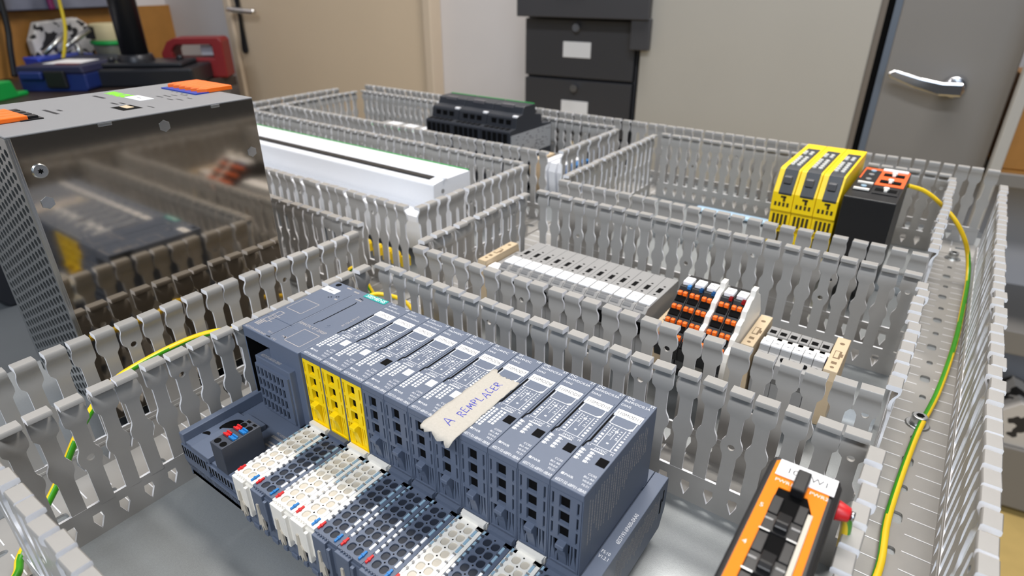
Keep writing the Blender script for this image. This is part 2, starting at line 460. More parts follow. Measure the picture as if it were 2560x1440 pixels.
CAVM = MB().box(0.7,14.3,7.4,9.4,BZ+.5,TOPZ-3.1).box(.68,.8,1.2,8,BZ+.5,TOPZ-3.1).box(14.2,14.32,1.2,8,BZ+.5,TOPZ-3.1).box(4.5,9.3,1.5,9,54.6,TOPZ-3.1).mesh('inner_cavity', M_CAVITY)
CAVY = MB().box(4.4,9.5,2.1,9.4,54.2,TOPZ-3.1).mesh('inner_cavity', M_CAVITY)
BACKY = MB().box(0.7,4.4,2.75,9.0,BZ+.5,TOPZ-3.1).box(9.5,14.3,2.75,9.0,BZ+.5,TOPZ-3.1).box(4.4,9.5,2.75,9.0,BZ+.5,54).mesh('yellow_backing', M_YELLOW)
TZ = TOPZ + 0.05
def module_print(kind, l1, l2, st, order, wide_led, rng):
    mb = MB()
    if l1 == 'DQ' or l1 == 'DI':
        mb.text(l1, 2.3, 1.2, 62.6, TZ); mb.text(l2, 2.3, 1.0, 59.9, TZ, wide=min(1, 12.2/(text_geo(l2)[2]*2.3)))
        mb.text(st, 2.3, 14.5, 62.4, TZ, align='r')
        mb.text('DIAG', 2.0, 1.0, 56.6, TZ)
    else:
        mb.text(l1, 1.6, 1.2, 62.8, TZ); mb.text(l2, 1.7, 1.0, 60.2, TZ, wide=min(1, 12/(text_geo(l2)[2]*1.7)))
        mb.text(st, 1.8, 14.5, 62.4, TZ, align='r')
        mb.text('DIAG PROFIsafe', 1.7, 1.0, 57.0, TZ, wide=min(1, 12.5/(text_geo('DIAG PROFIsafe')[2]*1.7)))
    # code field outline, the code itself is left out
    for a in ((2.4,13.2,42.6,43.0),(2.4,2.8,42.6,48.4),(12.8,13.2,42.6,48.4)): mb.rect(*a, TZ)
    mb.add([(11.0,43,TZ),(12.8,43,TZ),(12.8,44.6,TZ)], [(0,1,2)])
    # circuit diagram
    for a in ((5.0,5.25,27,41.8),(11.0,11.25,27,41.6),(2.6,13.6,26.8,27.05),(7.9,8.1,33,41.4),(5.2,7.2,35.4,35.6),(9.2,11.1,34.2,34.4)): mb.rect(*a, TZ)
    for k in range(4):
        mb.rect(3.0,4.3,28.4+k*1.9,29.5+k*1.9,TZ); mb.rect(12.1,13.3,28.4+k*1.9,29.5+k*1.9,TZ)
        mb.rect(3.2,3.9,36.6+k*1.5,37.3+k*1.5,TZ); mb.rect(12.3,13.0,36.6+k*1.5,37.3+k*1.5,TZ)
        mb.rect(6.0,6.9,36.2+k*1.4,36.7+k*1.4,TZ); mb.rect(9.4,10.2,35+k*1.6,35.5+k*1.6,TZ)
    mb.rect(7.4,8.7,38.4,39.6,TZ); mb.rect(7.6,8.6,30.2,31.0,TZ)
    mb.text('24VDC', 1.9, 5.0, 24.7, TZ); mb.text('L+', 1.6, 1.6, 25.4, TZ); mb.text('M', 1.7, 12.2, 24.9, TZ)
    bar_dash(mb, 4.2, 10.4, 23.4, .8, TZ, rng)
    # LED fields
    n = 8 if wide_led else 4
    for k in range(n):
        y = 21.2-k*(1.72 if wide_led else 1.9)
        if wide_led:
            for x in (0.9,2.7,5.2,7.0):
                if x > 5 and k > 5: continue
                mb.rect(x,x+1.2,y,y+1.25,TZ)
        else:
            for x in (0.9,5.0): mb.rect(x,x+1.55,y,y+1.4,TZ); mb.rect(x+1.8,x+2.2,y+.4,y+.9,TZ)
    mb.rect(1.5,2.6,5.2,6.4,TZ); mb.text('PWR', 1.8, 2.9, 5.1, TZ)
    for k, s in enumerate(('FS:21','V0.0.0','BU: A0','CC02' if not wide_led else 'CC00')): mb.text(s, 1.5, 13.9, 4.4+k*2.05, TZ, align='r')
    mb.text(order, 2.1, 1.2, 1.3, TZ, wide=13.2/(text_geo(order)[2]*2.1))
    return mb.mesh('printing', M_PRINT if kind != 'F' else M_PRINT)
def sticker(parent, txt, x0, x1, y0, y1, size, ink=M_INK, top=TOPZ):
    mb = MB().box(x0,x1,y0,y1,top+.02,top+.22); o = mb.build('name_label', M_LABEL, parent)
    tx = MB().text(txt, size, (x0+x1)/2, (y0+y1)/2-size*.36, top+.25, align='c', wide=min(1, (x1-x0-1)/(text_geo(txt)[2]*size)))
    tx.build('label_text', ink, o, recalc=False)
    return o

MODS = [  # kind, line1, line2, st, order number, 16 channel leds, colour square, ordinal words
 ('F','F-DI','8x24VDC','HF','6ES7136-6BA00-0CA0',True,'w'),('F','F-DI','8x24VDC','HF','6ES7136-6BA00-0CA0',True,'w'),('F','F-DQ','8x24VDC/0.5A','HF','6ES7136-6DC00-0CA0',True,'k'),
 ('D','DI','16x24VDC','ST','6ES7131-6BH01-0BA0',True,'w'),('D','DI','16x24VDC','ST','6ES7131-6BH01-0BA0',True,'w'),('D','DI','16x24VDC','ST','6ES7131-6BH01-0BA0',True,'w'),
 ('D','DI','8x24VDC','HF','6ES7131-6BF00-0CA0',True,'w'),('D','DQ','16x24VDC/0.5A','ST','6ES7132-6BH01-0BA0',True,'k'),('D','DQ','8x24VDC/0.5A','ST','6ES7132-6BF01-0BA0',False,'k'),
 ('D','DQ','8x24VDC/0.5A','ST','6ES7132-6BF01-0BA0',False,'k'),('D','DQ','8x24VDC/0.5A','ST','6ES7132-6BF01-0BA0',False,'k')]
DESC = ['first of three with yellow fronts','second of three with yellow fronts','third of three with yellow fronts','just right of the yellow fronts','left of the masking tape',
        'masking tape edge over its corner','lying under the masking tape','right beside the masking tape','third from the right end','second from the right end','last one at the right end of the row']
for i, (kind, l1, l2, st, order, wl, sq) in enumerate(MODS):
    x = 50.0 + 15*i; rng = random.Random(i)
    t = thing('io_module', 'slate grey slice module labelled 110MOD%d, %s' % (i+1, DESC[i]), 'module', (x,0,0), 0, 'slice modules of the remote station')
    place('housing', HOUSING, t, bevel=.35)
    y = kind == 'F'
    g = place('front_grille', GR_Y if y else GR_S, t)
    if y: g['label'] = 'yellow slotted front grille'
    lv = place('release_lever', LV_Y if y else LV_S, t, bevel=.35)
    if y: lv['label'] = 'yellow release lever'
    place('inner_cavity', CAVY if y else CAVM, t)
    if y: place('yellow_backing', BACKY, t)
    place('printing', module_print(kind, l1, l2, st, order, wl, rng), t)['label'] = 'white printed markings'
    sticker(t, '110MOD%d' % (i+1), 1.6, 13.8, 48.6, 53.6, 3.1)
    q = MB().box(9.9,14.0,16.9,21.7,TOPZ-.1,TOPZ+.12).build('colour_code_tile', M_LABEL if sq == 'w' else M_CAVITY, t)
    q['label'] = 'white colour code tile' if sq == 'w' else 'black colour code tile'
    # narrow slot beside the label field
    MB().prism([(0.3,23.3),(0.95,23.3),(1.05,26.4),(2.0,27.8),(2.0,49.5),(1.05,49.5),(1.05,28.2),(0.4,27.0)], 'z', TOPZ-.2, TOPZ+.06).build('side_slot', M_CAVITY, t)
    MB().box(1.3,13.8,53.9,55.4,TOPZ-.05,TOPZ+.18).build('label_clip', M_SLATE, t, bevel=.1)
    # thin side print on the last module
    if i == 10:
        sp = MB(); r2 = random.Random(3)
        fr = ((14.93,0,0),(0,1,0),(0,0,1))
        for k in range(24):
            y0 = 5+k*2.2 + r2.uniform(0,.5)
            z = 78 - r2.uniform(0,4)
            zend = 46 + r2.uniform(0,16) if k < 16 else 62
            while z > zend:
                h = r2.uniform(.5,1.6); sp.add([(14.93,y0,z),(14.93,y0+r2.uniform(.4,.8),z),(14.93,y0+.6,z-h),(14.93,y0,z-h)], [(0,1,2,3)]); z -= h+.3
        sp.build('side_printing', M_PRINTG, t, recalc=False)['label'] = 'fine grey rating text'

# --- base units with push-in terminals
def base_top(m, mb_hole):
    mb = MB()
    z = BZ
    for r in range(8):
        y0 = -45.0+r*5.0
        for c, x0 in enumerate((2.75, 7.05)):
            mb.m = 0; mb.holecell(x0, x0+4.3, y0, y0+5.0, x0+2.15, y0+2.5, 1.82, 2.1, z, z-0.7, 14, .82)
            mb.m = 1; mb.prism([(x0+2.15+1.85*math.cos(2*PI*k/14), y0+2.5+2.12*math.sin(2*PI*k/14)) for k in range(14)], 'z', z-0.8, z-0.6)
        mb.m = 2; mb.prism([(7.05+.42*math.cos(2*PI*k/8), y0+5+.42*math.sin(2*PI*k/8)) for k in range(8)], 'z', z-.05, z+.03)
    mb.m = 0
    mb.box(0.15,2.75,-45,-3.0,z-2,z); mb.box(11.35,14.85,-45,-3.0,z-2,z)
    mb.box(0.15,14.85,-46.2,-45,z-4,z); mb.box(0.15,14.85,-5.0,-3.0,z-2,z)
    mb.box(2.75,11.35,-45,-3,z-4,z-0.85)
    mb.box(1.6,14.4,-3.2,-1.0,z-2,z+2.3); mb.box(0.4,14.6,-1.2,0.2,z-2,z+1.2)
    # front comb
    for k in range(5): mb.box(2.6+k*1.6,3.3+k*1.6,-46.7,-46.0,z-.9,z+.0)
    return mb.mesh('terminal_block', [m, mb_hole, M_CAVITY])
def base_front(m):
    mb = MB()
    mb.box(0.3,9.0,-48.2,-46.1,21,37.2); mb.box(10.2,12.0,-48.8,-46.1,17,35.5); mb.box(9.0,14.8,-47.0,-46.1,20,36.0)
    return mb.mesh('front_shield', m)
def base_body():
    mb = MB()
    mb.box(0.1,14.9,-46.0,73.0,12,BZ-1.9)
    mb.prism([(-46.5,22),(-44,22),(-44,6),(-45.4,5),(-46.5,8)], 'x', 1.0, 13.5)
    mb.box(2.4,5.2,-47.6,-46.4,8,11.0); mb.box(8.2,12.6,-47.4,-46.4,7.0,10); mb.box(5.2,8.2,-47.4,-46.4,13.2,16)
    mb.box(0.1,14.9,60,73,BZ-2,BZ)
    return mb.mesh('base_body', M_SLATE)
def clip_mesh():
    mb = MB()
    mb.prism([(3.6,30),(5.0,30),(5.4,24),(6.8,22),(7.4,15),(5.8,17),(5.0,13),(4.2,17),(2.6,15.5),(3.2,22)], 'y', -48.9, -47.9)
    return mb.mesh('contact_spring', M_IVORYB)
TB_W, TB_D = base_top(M_IVORY, M_IVORYB), base_top(M_SLATE, M_DARKB)
FS_W, FS_D = base_front(M_IVORY), base_front(M_SLATE)
BB, CLIP = base_body(), clip_mesh()
def strip_mesh(dark):
    mb = MB(); z = BZ
    rng = random.Random(5)
    for k in range(11):
        y = -39.2+k*3.35
        if k < 5:
            mb.m = 0; mb.box(0.5,1.6,y,y+1.9,z,z+.75)
        else:
            mb.m = 1; mb.box(0.6,1.5,y,y+1.9,z,z+.55)
        mb.m = 2; mb.cyl((1.5,y+2.5,z),.62,.7,'z',8)
    for k in range(7):
        y = -39.4+k*5.0
        mb.m = 0 if k < 4 else 1
        mb.box(12.0,13.1,y,y+3.5,z,z+.55); mb.m = 2; mb.box(11.85,13.25,y+3.7,y+4.3,z,z+.7)
    return mb.mesh('marker_strip', [M_LABEL, M_PALEB, M_SLATED if dark else M_TGREY])
ST_W, ST_D = strip_mesh(False), strip_mesh(True)
REDM = MB().box(.5,1.5,-44.8,-40.6,BZ,BZ+.8).box(.3,1.9,-43.4,-42.6,BZ,BZ+1.0).mesh('red_marker', M_RED)
BLUM = MB().box(11.9,12.9,-45.2,-40.8,BZ,BZ+.8).box(11.7,13.2,-43.4,-42.6,BZ,BZ+1.0).mesh('blue_marker', M_BLUE)
WHITE = [1,0,1,1,0,0,0,1,0,1,0]
BD = ['first from the left below the slice modules, ivory','second from the left, dark between ivory ones','third from the left, ivory','fourth from the left, ivory beside a dark one',
      'fifth from the left, first of three dark ones','sixth from the left, middle of three dark ones','seventh from the left, last of three dark ones','eighth from the left, ivory after three dark ones','ninth from the left, dark between ivory ones','tenth from the left, ivory','dark, at the right end below the last slice module']
for i in range(11):
    x = 50.0+15*i; w = WHITE[i]
    t = thing('push_in_socket', 'push-in terminal socket, ' + BD[i], 'terminal socket', (x,0,0), 0, 'push-in sockets of the remote station')
    place('base_body', BB, t, bevel=.3); place('terminal_block', TB_W if w else TB_D, t)
    place('front_shield', FS_W if w else FS_D, t, bevel=.25); place('contact_spring', CLIP, t)
    place('marker_strip', ST_W if w else ST_D, t)
    place('red_marker', REDM, t)['label'] = 'red terminal marker'; place('blue_marker', BLUM, t)['label'] = 'blue terminal marker'

# --- interface module
t = thing('interface_module', 'wide slate grey bus head module at the left end of the slice modules', 'module', (0,0,0))
mb = MB()
mb.box(24.4,50,-1.5,64.6,BZ-4,TOPZ); mb.box(1.6,24.4,14,64.6,BZ-4,TOPZ); mb.box(1.6,24.4,-1.5,14,TOPZ-6.5,TOPZ)
mb.box(1.6,2.6,-1.5,14,BZ-4,TOPZ)
mb.build('housing', M_SLATE, t, bevel=.4)
MB().box(2.62,24.3,9,14.2,BZ-3,TOPZ-6.6).box(2.62,2.9,-1.3,9.2,BZ-3,TOPZ-6.6).build('port_cavity', M_CAVITY, t)
mb = MB()   # base tray
mb.box(0,48.6,-46,73,9,31); mb.box(0,4.0,-47,73,31,38); mb.box(0,24,-47.6,-46,20,31); mb.box(4,48,66,73,31,38)
mb.box(4,27,-46.6,-16,31,33.2); mb.box(10.8,27.2,-47.4,-14,31,34.4); mb.box(24,48.2,-47.4,-16,24,29.5)
mb.prism([(-46,9),(-46,20),(-47.6,20),(-45.0,7),(-40,4.5),(60,4.5),(70,9)], 'x', 0.4, 48)
mb.build('base_tray', M_SLATE, t, bevel=.35)
mb = MB()   # vents on the front of the tray
for k in range(9): mb.box(1.0+k*2.6,2.1+k*2.6,-47.75,-47.3,24.5,30.2)
for k in range(8): mb.box(26+k*2.7,27.1+k*2.7,-47.55,-47.1,24.6,28.8)
rng = random.Random(9)
for r in range(3):
    for k in range(20):
        z1 = 18.6-r*3.9; z0 = z1-2.7; x = 1.6+k*2.3+(1.1 if r % 2 else 0)
        if rng.random() < .12: continue
        y1 = -47.6+(20-z1)/13*2.6; y0 = -47.6+(20-z0)/13*2.6
        mb.add([(x,y1-.06,z1),(x+.55,y1-.06,z1),(x+.55,y0-.06,z0),(x,y0-.06,z0)], [(0,1,2,3)])
mb.build('tray_vents', M_CAVITY, t)
MB().prism([(15+6.2*math.cos(PI*.15+PI*k/14), -27+7.5*math.sin(PI*.15+PI*k/14)) for k in range(15)], 'z', 33.2, 34.5).build('tray_opening', M_CAVITY, t)
MB().prism([(7.0+2.4*math.cos(PI*.1+PI*k/10), -37+2.4*math.sin(PI*.1+PI*k/10)) for k in range(11)], 'z', 33.1, 33.3).build('screw_hole', M_CAVITY, t)
# bus adapter
a = MB().box(15.2,45,-5.2,20,34,70).build('bus_adapter', M_SLATE, t, bevel=.5)
mb = MB(); xs = [15.8]; zs = [36.5]
for k in range(7): xs += [16.6+k*3.5, 16.6+k*3.5+2.3]
xs += [44.0]
for k in range(4): zs += [37.6+k*7.0, 37.6+k*7.0+5.8]
zs += [66.0]
mb.plate(xs, zs, lambda i, j: i % 2 == 1 and j % 2 == 1, -6.4, -5.2); mb.build('adapter_grille', M_SLATE, a)
MB().box(16,43.6,-5.5,-5.15,37,65.5).build('grille_cavity', M_CAVITY, a)
MB().text('6ES7155-6AU02-0BN0', 2.5, 18, -3.6, 70.08, wide=.72).build('adapter_text', M_PRINTG, a, recalc=False)
# power plug
p = MB().box(32.0,42.0,-46.2,-24.5,30.5,47.4).build('power_plug', M_SLATED, t, bevel=.3)
mb = MB()
for x, y in ((34.6,-43.4),(39.4,-43.4),(34.6,-29.2),(39.4,-29.2)): mb.prism([(x+1.9*math.cos(2*PI*k/14), y+1.7*math.sin(2*PI*k/14)) for k in range(14)], 'z', 47.3, 47.5)
for x in (34.6,39.4): mb.box(x-1.3,x+1.3,-26.7,-25.4,47.3,47.5)
mb.build('plug_opening', M_CAVITY, p)
for y in (-39.2,-33.6):
    MB().box(32.6,36.4,y,y+2.8,47.4,47.9).box(32.6,36.4,y,y+.7,47.9,48.5).box(32.6,36.4,y+2.1,y+2.8,47.9,48.5).build('red_plug_key', M_RED, p)['label'] = 'red plug key'
    MB().box(37.2,41.4,y,y+2.8,47.4,47.9).box(37.2,41.4,y,y+.7,47.9,48.5).box(37.2,41.4,y+2.1,y+2.8,47.9,48.5).build('blue_plug_key', M_BLUE, p)['label'] = 'blue plug key'
# printing
mb = MB(); rng = random.Random(2)
for a, b, c, d in ((4.3,17.6,25,38.2),(33,45.8,2.6,16)):   # code field frames, the codes are left out
    for r in ((a,b,c,c+.35),(a,b,d-.35,d),(a,a+.35,c,d),(b-.35,b,c,d)): mb.rect(*r, TZ)
mb.text('SIMATIC ET 200SP', 2.9, 24.6, 18.2, TZ, wide=21.8/(text_geo('SIMATIC ET 200SP')[2]*2.9))
mb.text('6ES7193-6AR00-0AA0', 2.1, 3.2, -0.6, TZ, wide=17.5/(text_geo('6ES7193-6AR00-0AA0')[2]*2.1))
mb.text('FS:11', 1.8, 19.0, 2.6, TZ); mb.text('V 4.2', 1.8, 26.2, -.6, TZ); mb.text('PWR', 1.8, 29, 4, TZ)
fr = ((47.6,29.6,TZ),(0,1,0),(-1,0,0)); mb.text('IM 155-6 PN ST', 2.2, 0, 0, frame=fr, wide=.9)
for r in ((5.2,5.6,9,20.6),(9.2,9.6,8,20),(5.2,9.6,20.2,20.6),(6.4,8.4,11.6,11.9),(6.4,8.4,16,16.3),(6.4,6.7,11.6,16.3),(8.1,8.4,11.6,16.3),(9.6,12,10,10.3),(9.6,12,15.4,15.7)): mb.rect(*r, TZ)
for k in range(5): bar_dash(mb, 4.6, 8.6, 4.2+k*1.1, .7, TZ, rng)
bar_dash(mb, 21, 25.4, 60.6, 1.2, TZ, rng); bar_dash(mb, 13.6, 17.5, 61.6, 1.2, TZ, rng); bar_dash(mb, 18.6, 20.8, 47.6, 1.2, TZ, rng)
bar_dash(mb, 29, 33.8, 54.8, .8, TZ, rng)
mb.build('printing', M_PRINTG, t, recalc=False)['label'] = 'grey printed markings'
mb = MB()
mb.cyl((6.3,61.6,TOPZ-.2),1.9,.26,'z',20)
for x, y in ((14,47.5),(15.2,48.6),(17.6,50.4),(18.6,51.2),(30.6,57.2),(31.9,57.0),(33.2,56.8),(31.6,4.6)): mb.cyl((x,y,TOPZ-.2),.5,.27,'z',8)
mb.prism([(32.2,22.2),(32.7,22.2),(32.7,25.4),(33.5,26.6),(33.5,51),(32.7,52.9),(32.2,52.9),(32.8,51),(32.8,26.8),(32.2,25.6)], 'z', TOPZ-.2, TOPZ+.06)
mb.box(23.4,23.6,-.5,57,TOPZ-.2,TOPZ+.04); mb.box(21.8,25.2,-.2,.2,TOPZ-.2,TOPZ+.05)
mb.build('openings', M_CAVITY, t)
sg = MB().box(30.0,47.6,59.9,64.3,TOPZ+.02,TOPZ+.25).build('brand_plate', M_TEAL, t); sg['label'] = 'teal brand plate with white lettering'
MB().text('SIEMENS', 4.2, 38.8, 60.7, TOPZ+.3, align='c', wide=15.4/(text_geo('SIEMENS')[2]*4.2)).build('brand_text', M_LABEL, sg, recalc=False)
o = MB().box(2.1,14.0,51.8,56.9,TOPZ+.02,TOPZ+.25).build('name_label', M_LABEL, t)
mb = MB(); bar_dash(mb, 6, 10.4, 53.8, .8, TOPZ+.28, rng); mb.build('label_text', M_INK, o, recalc=False)
MB().cyl((40.3,26.2,TOPZ-.05),2.6,.1,'z',20).cyl((40.3,26.2,TOPZ),1.0,.25,'z',10).build('rotary_mark', M_SLATE, t)
mb = MB(); mb.text('MAC ADDRESS', 2.0, 34.5, -13.4, 31.08, wide=.62); bar_dash(mb, 34.5, 44, -16.4, 1.6, 31.08, rng); bar_dash(mb, 37, 43, -20, 1.0, 31.08, rng); bar_dash(mb, 37, 43, -22, 1.0, 31.08, rng); mb.rect(44.2,47.4,-19.2,-18.8,31.08); mb.rect(47.0,47.4,-23,-18.8,31.08)
mb.build('tray_text', M_PRINTG, t, recalc=False)

# --- closing server module
t = thing('server_module', 'narrow slate grey end piece closing the slice row on its right', 'module', (215,0,0))
MB().prism([(-46,38),(73,38),(73.6,36),(73.6,18),(69,8),(-42,8),(-46,14)], 'x', 0.2, 7.0).build('housing', M_SLATE, t, bevel=.3)
mb = MB()
fr = ((1.8,0,BZ+.06),(0,1,0),(-1,0,0))
mb.text('6ES7193-6PA00-0AA0', 2.7, 24, -3.4, frame=fr, wide=.8); mb.text('FS:10', 2.2, 6.5, 1.0, frame=fr) ; mb.text('V1.2.1', 2.2, 6.5, -2.0, frame=fr)
mb = MB()
fr = ((1.6,24,BZ+.06),(0,1,0),(-1,0,0)); mb.text('6ES7193-6PA00-0AA0', 2.7, 0, -4.0, frame=fr, wide=.8)
mb.text('FS:10', 2.4, 1.0, 16.4, BZ+.06, wide=.8); mb.text('V1.2.1', 2.4, 1.0, 13.6, BZ+.06, wide=.8)
mb.build('printing', M_PRINT, t, recalc=False)
sp = MB(); r2 = random.Random(4)
for k in range(30):
    y0 = 20+k*1.5; z = 34-r2.uniform(0,3)
    while z > 16+r2.uniform(0,6):
        h = r2.uniform(.5,1.8); sp.add([(7.05,y0,z),(7.05,y0+.5,z),(7.05,y0+.5,z-h),(7.05,y0,z-h)], [(0,1,2,3)]); z -= h+.35
sp.build('side_printing', M_PRINTG, t, recalc=False)
MB().box(6.9,7.1,66,67.4,20,29).box(6.9,7.1,68.4,69.4,26,33).build('side_slot', M_CAVITY, t)

# --- strip of masking tape across two modules
def tape():
    out = []; rng = random.Random(12)
    nx, ny = 14, 26
    vs = []
    for j in range(ny+1):
        v = j/ny
        xl = 138.2 + (138.8-138.2)*v; xr = 156.4+(155.8-156.4)*v
        for i in range(nx+1):
            u = i/nx
            y = -7.0 + v*(52.2 - 1.6*u)
            if j == ny: y += [0,.8,.3,-1.6,-1.2,-2.4,-2.0,-1.4,-2.2,-1.0,-1.8,-.8,-1.4,-.4,-.9][i]
            if j == 0: y += [1.5,.3,.9,-.2,.4,1.4,.6,.0,-.7,-1.1,-.5,.2,-1.0,-1.8,-1.2][i]
            x = xl+(xr-xl)*u + (rng.uniform(-.25,.25) if i in (0,nx) else 0)
            z = TOPZ+.35+.12*math.sin(x*1.3+y*.4)
            if y < 0: z += -0.5*y*0.12 - 0.035*y*y*.9
            vs.append((x,y,z))
    fs = [(j*(nx+1)+i, j*(nx+1)+i+1, (j+1)*(nx+1)+i+1, (j+1)*(nx+1)+i) for j in range(ny) for i in range(nx)]
    mb = MB(); mb.add(vs, fs, True)
    o = mb.build('masking_tape', M_TAPE)
    s = o.modifiers.new('thickness', 'SOLIDIFY'); s.thickness = 0.15*S; s.offset = 1
    tag(o, 'torn strip of cream masking tape with blue handwriting across the slice modules', 'tape')
    # handwritten capitals as pen strokes
    G = {'A':[[(0,0),(.42,1),(.5,1),(.8,0)],[(.1,.36),(.75,.4)]],'R':[[(0,0),(.05,1),(.5,.95),(.55,.62),(.06,.5),(.6,0)]],'E':[[(.55,1),(.05,.95),(0,0),(.6,.05)],[(.03,.5),(.5,.52)]],
         'M':[[(0,0),(.1,1),(.4,.35),(.72,1),(.8,0)]],'P':[[(.05,0),(.08,1),(.55,.85),(.5,.5),(.08,.45)]],'L':[[(.05,1),(0,0),(.5,.03)]],'C':[[(.55,.9),(.2,1),(.02,.5),(.2,.02),(.58,.1)]]}
    mb = MB(); pos = 0.0
    word = 'A REMPLACER'; rr = random.Random(8)
    for k, ch in enumerate(word):
        if ch == ' ': pos += 3.2; continue
        sz = 4.2 if k else 5.2
        jx = rr.uniform(-.5,.5)
        for st in G[ch]:
            pts = [(149.6+jx-(q[1]-.0)*sz*.95+ .02*pos, 1.0+pos+q[0]*sz*.82, TOPZ+.56) for q in st]
            dense = []
            for a, b in zip(pts, pts[1:]):
                for s_ in range(4): dense.append(tuple(a[m]+(b[m]-a[m])*s_/4 for m in range(3)))
            dense.append(pts[-1]); mb.tube(dense, .16, 5)
        pos += sz*.82*(.85 if ch in 'AM' else .66)+.85
    mb.build('handwriting', M_PEN, o)['label'] = 'blue pen handwriting'
tape()
# ------------------------------------------------------------------ power supply
t = thing('power_supply', 'large silver metal power supply with orange connectors, tallest box on the left', 'power supply', (-125,12,0))
PX0, PX1, PY0, PY1, PZ0, PZ1 = -49, 49, -66, 66, 12, 183.5
mb = MB(); mb.box(PX0,PX1-.8,PY0+2.0,PY1,PZ0,PZ1-1.2); mb.build('inner_body', M_CAVITY, t)
s_ = MB().box(PX1-1.0,PX1,PY0,PY1,PZ0,PZ1-1).box(PX0,PX1-1.0,PY1-.6,PY1+.2,PZ0,PZ1-1.2).box(PX0-.2,PX0+.8,PY0,PY1,PZ0,PZ1-1.2)
s_.build('sheet_metal_case', M_MIRROR, t, bevel=.5)
mb = MB().box(PX0,PX1+.2,PY0-.2,PY1+.2,PZ1-1.2,PZ1); mb.build('front_panel', M_PSUTOP, t, bevel=.6)['label'] = 'grey powder coated front panel'
mb = MB().box(PX1-2.2,PX1+.25,PY0-.3,PY0+2.2,PZ0,PZ1-1.1).box(PX1-.2,PX1+.3,PY0,PY0+1.2,PZ0,PZ1-1.2); mb.build('corner_fold', M_ZINC, t, bevel=.5)
for y, w in ((-25,7),(38,5.5)): MB().box(PX1-1.2,PX1+.5,y,y+w,PZ1-2.6,PZ1-.9).build('lid_tab', M_ZINC, t, bevel=.3)
# perforated cooling side
mb = MB()
nx, nz = 15, 28; cw, ch = (PX1-PX0-6)/nx, (PZ1-PZ0-12)/nz
for i in range(nx):
    for j in range(nz):
        x0 = PX0+3+i*cw; z0 = PZ0+6+j*ch + (ch/2 if i % 2 else 0)
        k = len(mb.v); ring = []; out = []
        n = 8
        cx, cz = x0+cw/2, z0+ch/2
        R_ = [(cx+cw*.40*math.cos(2*PI*q/6), cz+ch*.40*math.sin(2*PI*q/6)) for q in range(6)]
        O_ = [(x0+cw,cz),(x0+cw,z0+ch),(x0,z0+ch),(x0,cz),(x0,z0),(x0+cw,z0)]
        vs = [(a,PY0+.1,b) for a, b in R_]+[(a,PY0+.1,b) for a, b in O_]+[(a,PY0+1.3,b) for a, b in R_]
        mb.add(vs, [(q,(q+1)%6,6+(q+1)%6,6+q) for q in range(6)]+[(q,12+q,12+(q+1)%6,(q+1)%6) for q in range(6)])
mb.box(PX0,PX1,PY0,PY0+1.3,PZ0,PZ0+6); mb.box(PX0,PX1,PY0,PY0+1.3,PZ1-6,PZ1-1.2); mb.box(PX0,PX0+3,PY0,PY0+1.3,PZ0,PZ1-1.2)
g = mb.build('perforated_side', M_ZINC, t, recalc=False); g['kind'] = 'stuff'
# hexagon inserts and one screw on the mirror side
for y, z in ((8.7,175.6),(58.9,150.3),(-58,148.7)):
    pts = [(y+3.4*math.cos(PI/6+2*PI*k/6), z+3.4*math.sin(PI/6+2*PI*k/6)) for k in range(6)]
    MB().prism(pts, 'x', PX1-.5, PX1+.35).build('hexagon_nut', M_ZINC, t, bevel=.2)
sc = MB().cyl((PX1-.3,-56.6,164.8),4.0,1.2,'x',24,r2=3.2).build('countersunk_screw', M_ZINC, t, bevel=.2)
MB().prism([( -56.6+(1.5 if k % 2 else .8)*math.cos(2*PI*k/12), 164.8+(1.5 if k % 2 else .8)*math.sin(2*PI*k/12)) for k in range(12)], 'x', PX1+.5, PX1+1.0).build('screw_recess', M_CAVITY, sc)
# connectors on the front panel
c = MB().box(-29,14,49,58,PZ1-.5,PZ1+.8).build('output_connector', M_COBALT, t)
for k in range(6):
    x = -29+k*7.2
    MB().prism([(x,57),(x+3.2,52),(x+6.6,57),(x+6.6,75),(x,75)], 'z', PZ1+.2, PZ1+3.0).build('lever', M_ORANGE, c, bevel=.4)['label'] = 'orange lever'
c = MB().box(-16,17,-48,-37.5,PZ1-.5,PZ1+.6).build('input_connector', M_BLACK, t)
for k in range(4):
    x = -15.5+k*8
    MB().box(x,x+7.2,-62,-44,PZ1+.1,PZ1+2.6).build('lever', M_ORANGE, c, bevel=.5)['label'] = 'orange lever'
mb = MB()
for k in range(4): mb.box(-15.2+k*8,-9.4+k*8,-44,-39,PZ1+.5,PZ1+1.8)
mb.build('black_rib', M_BLACK, c)
MB().box(13.5,29.5,-2.5,8.5,PZ1-.6,PZ1+.05).build('switch_window', M_CAVITY, t)
MB().prism([(-2,PZ1-.2),(6,PZ1+.3),(6,PZ1+.1),(-2,PZ1-.4)], 'x', 14.5, 24).build('slide_switch', M_BEIGE, t)
mb = MB()
for dx in (-.45,0,.45):
    for dy in (-.4,0,.4): mb.text('WAGO', 10.5, -42+dx, 17.6+dy, PZ1+.06+.004*(dx+dy), wide=.84)
mb.build('brand_print', M_LIME, t, recalc=False)['label'] = 'lime green brand lettering'
o = MB().box(-14,6,18.2,26.6,PZ1+.01,PZ1+.25).build('name_label', M_LABEL, t)
mb = MB(); rng = random.Random(1)
bar_dash(mb,-7,-1,22,.8,PZ1+.3,rng); mb.build('label_text', M_INK, o, recalc=False)
mb = MB()
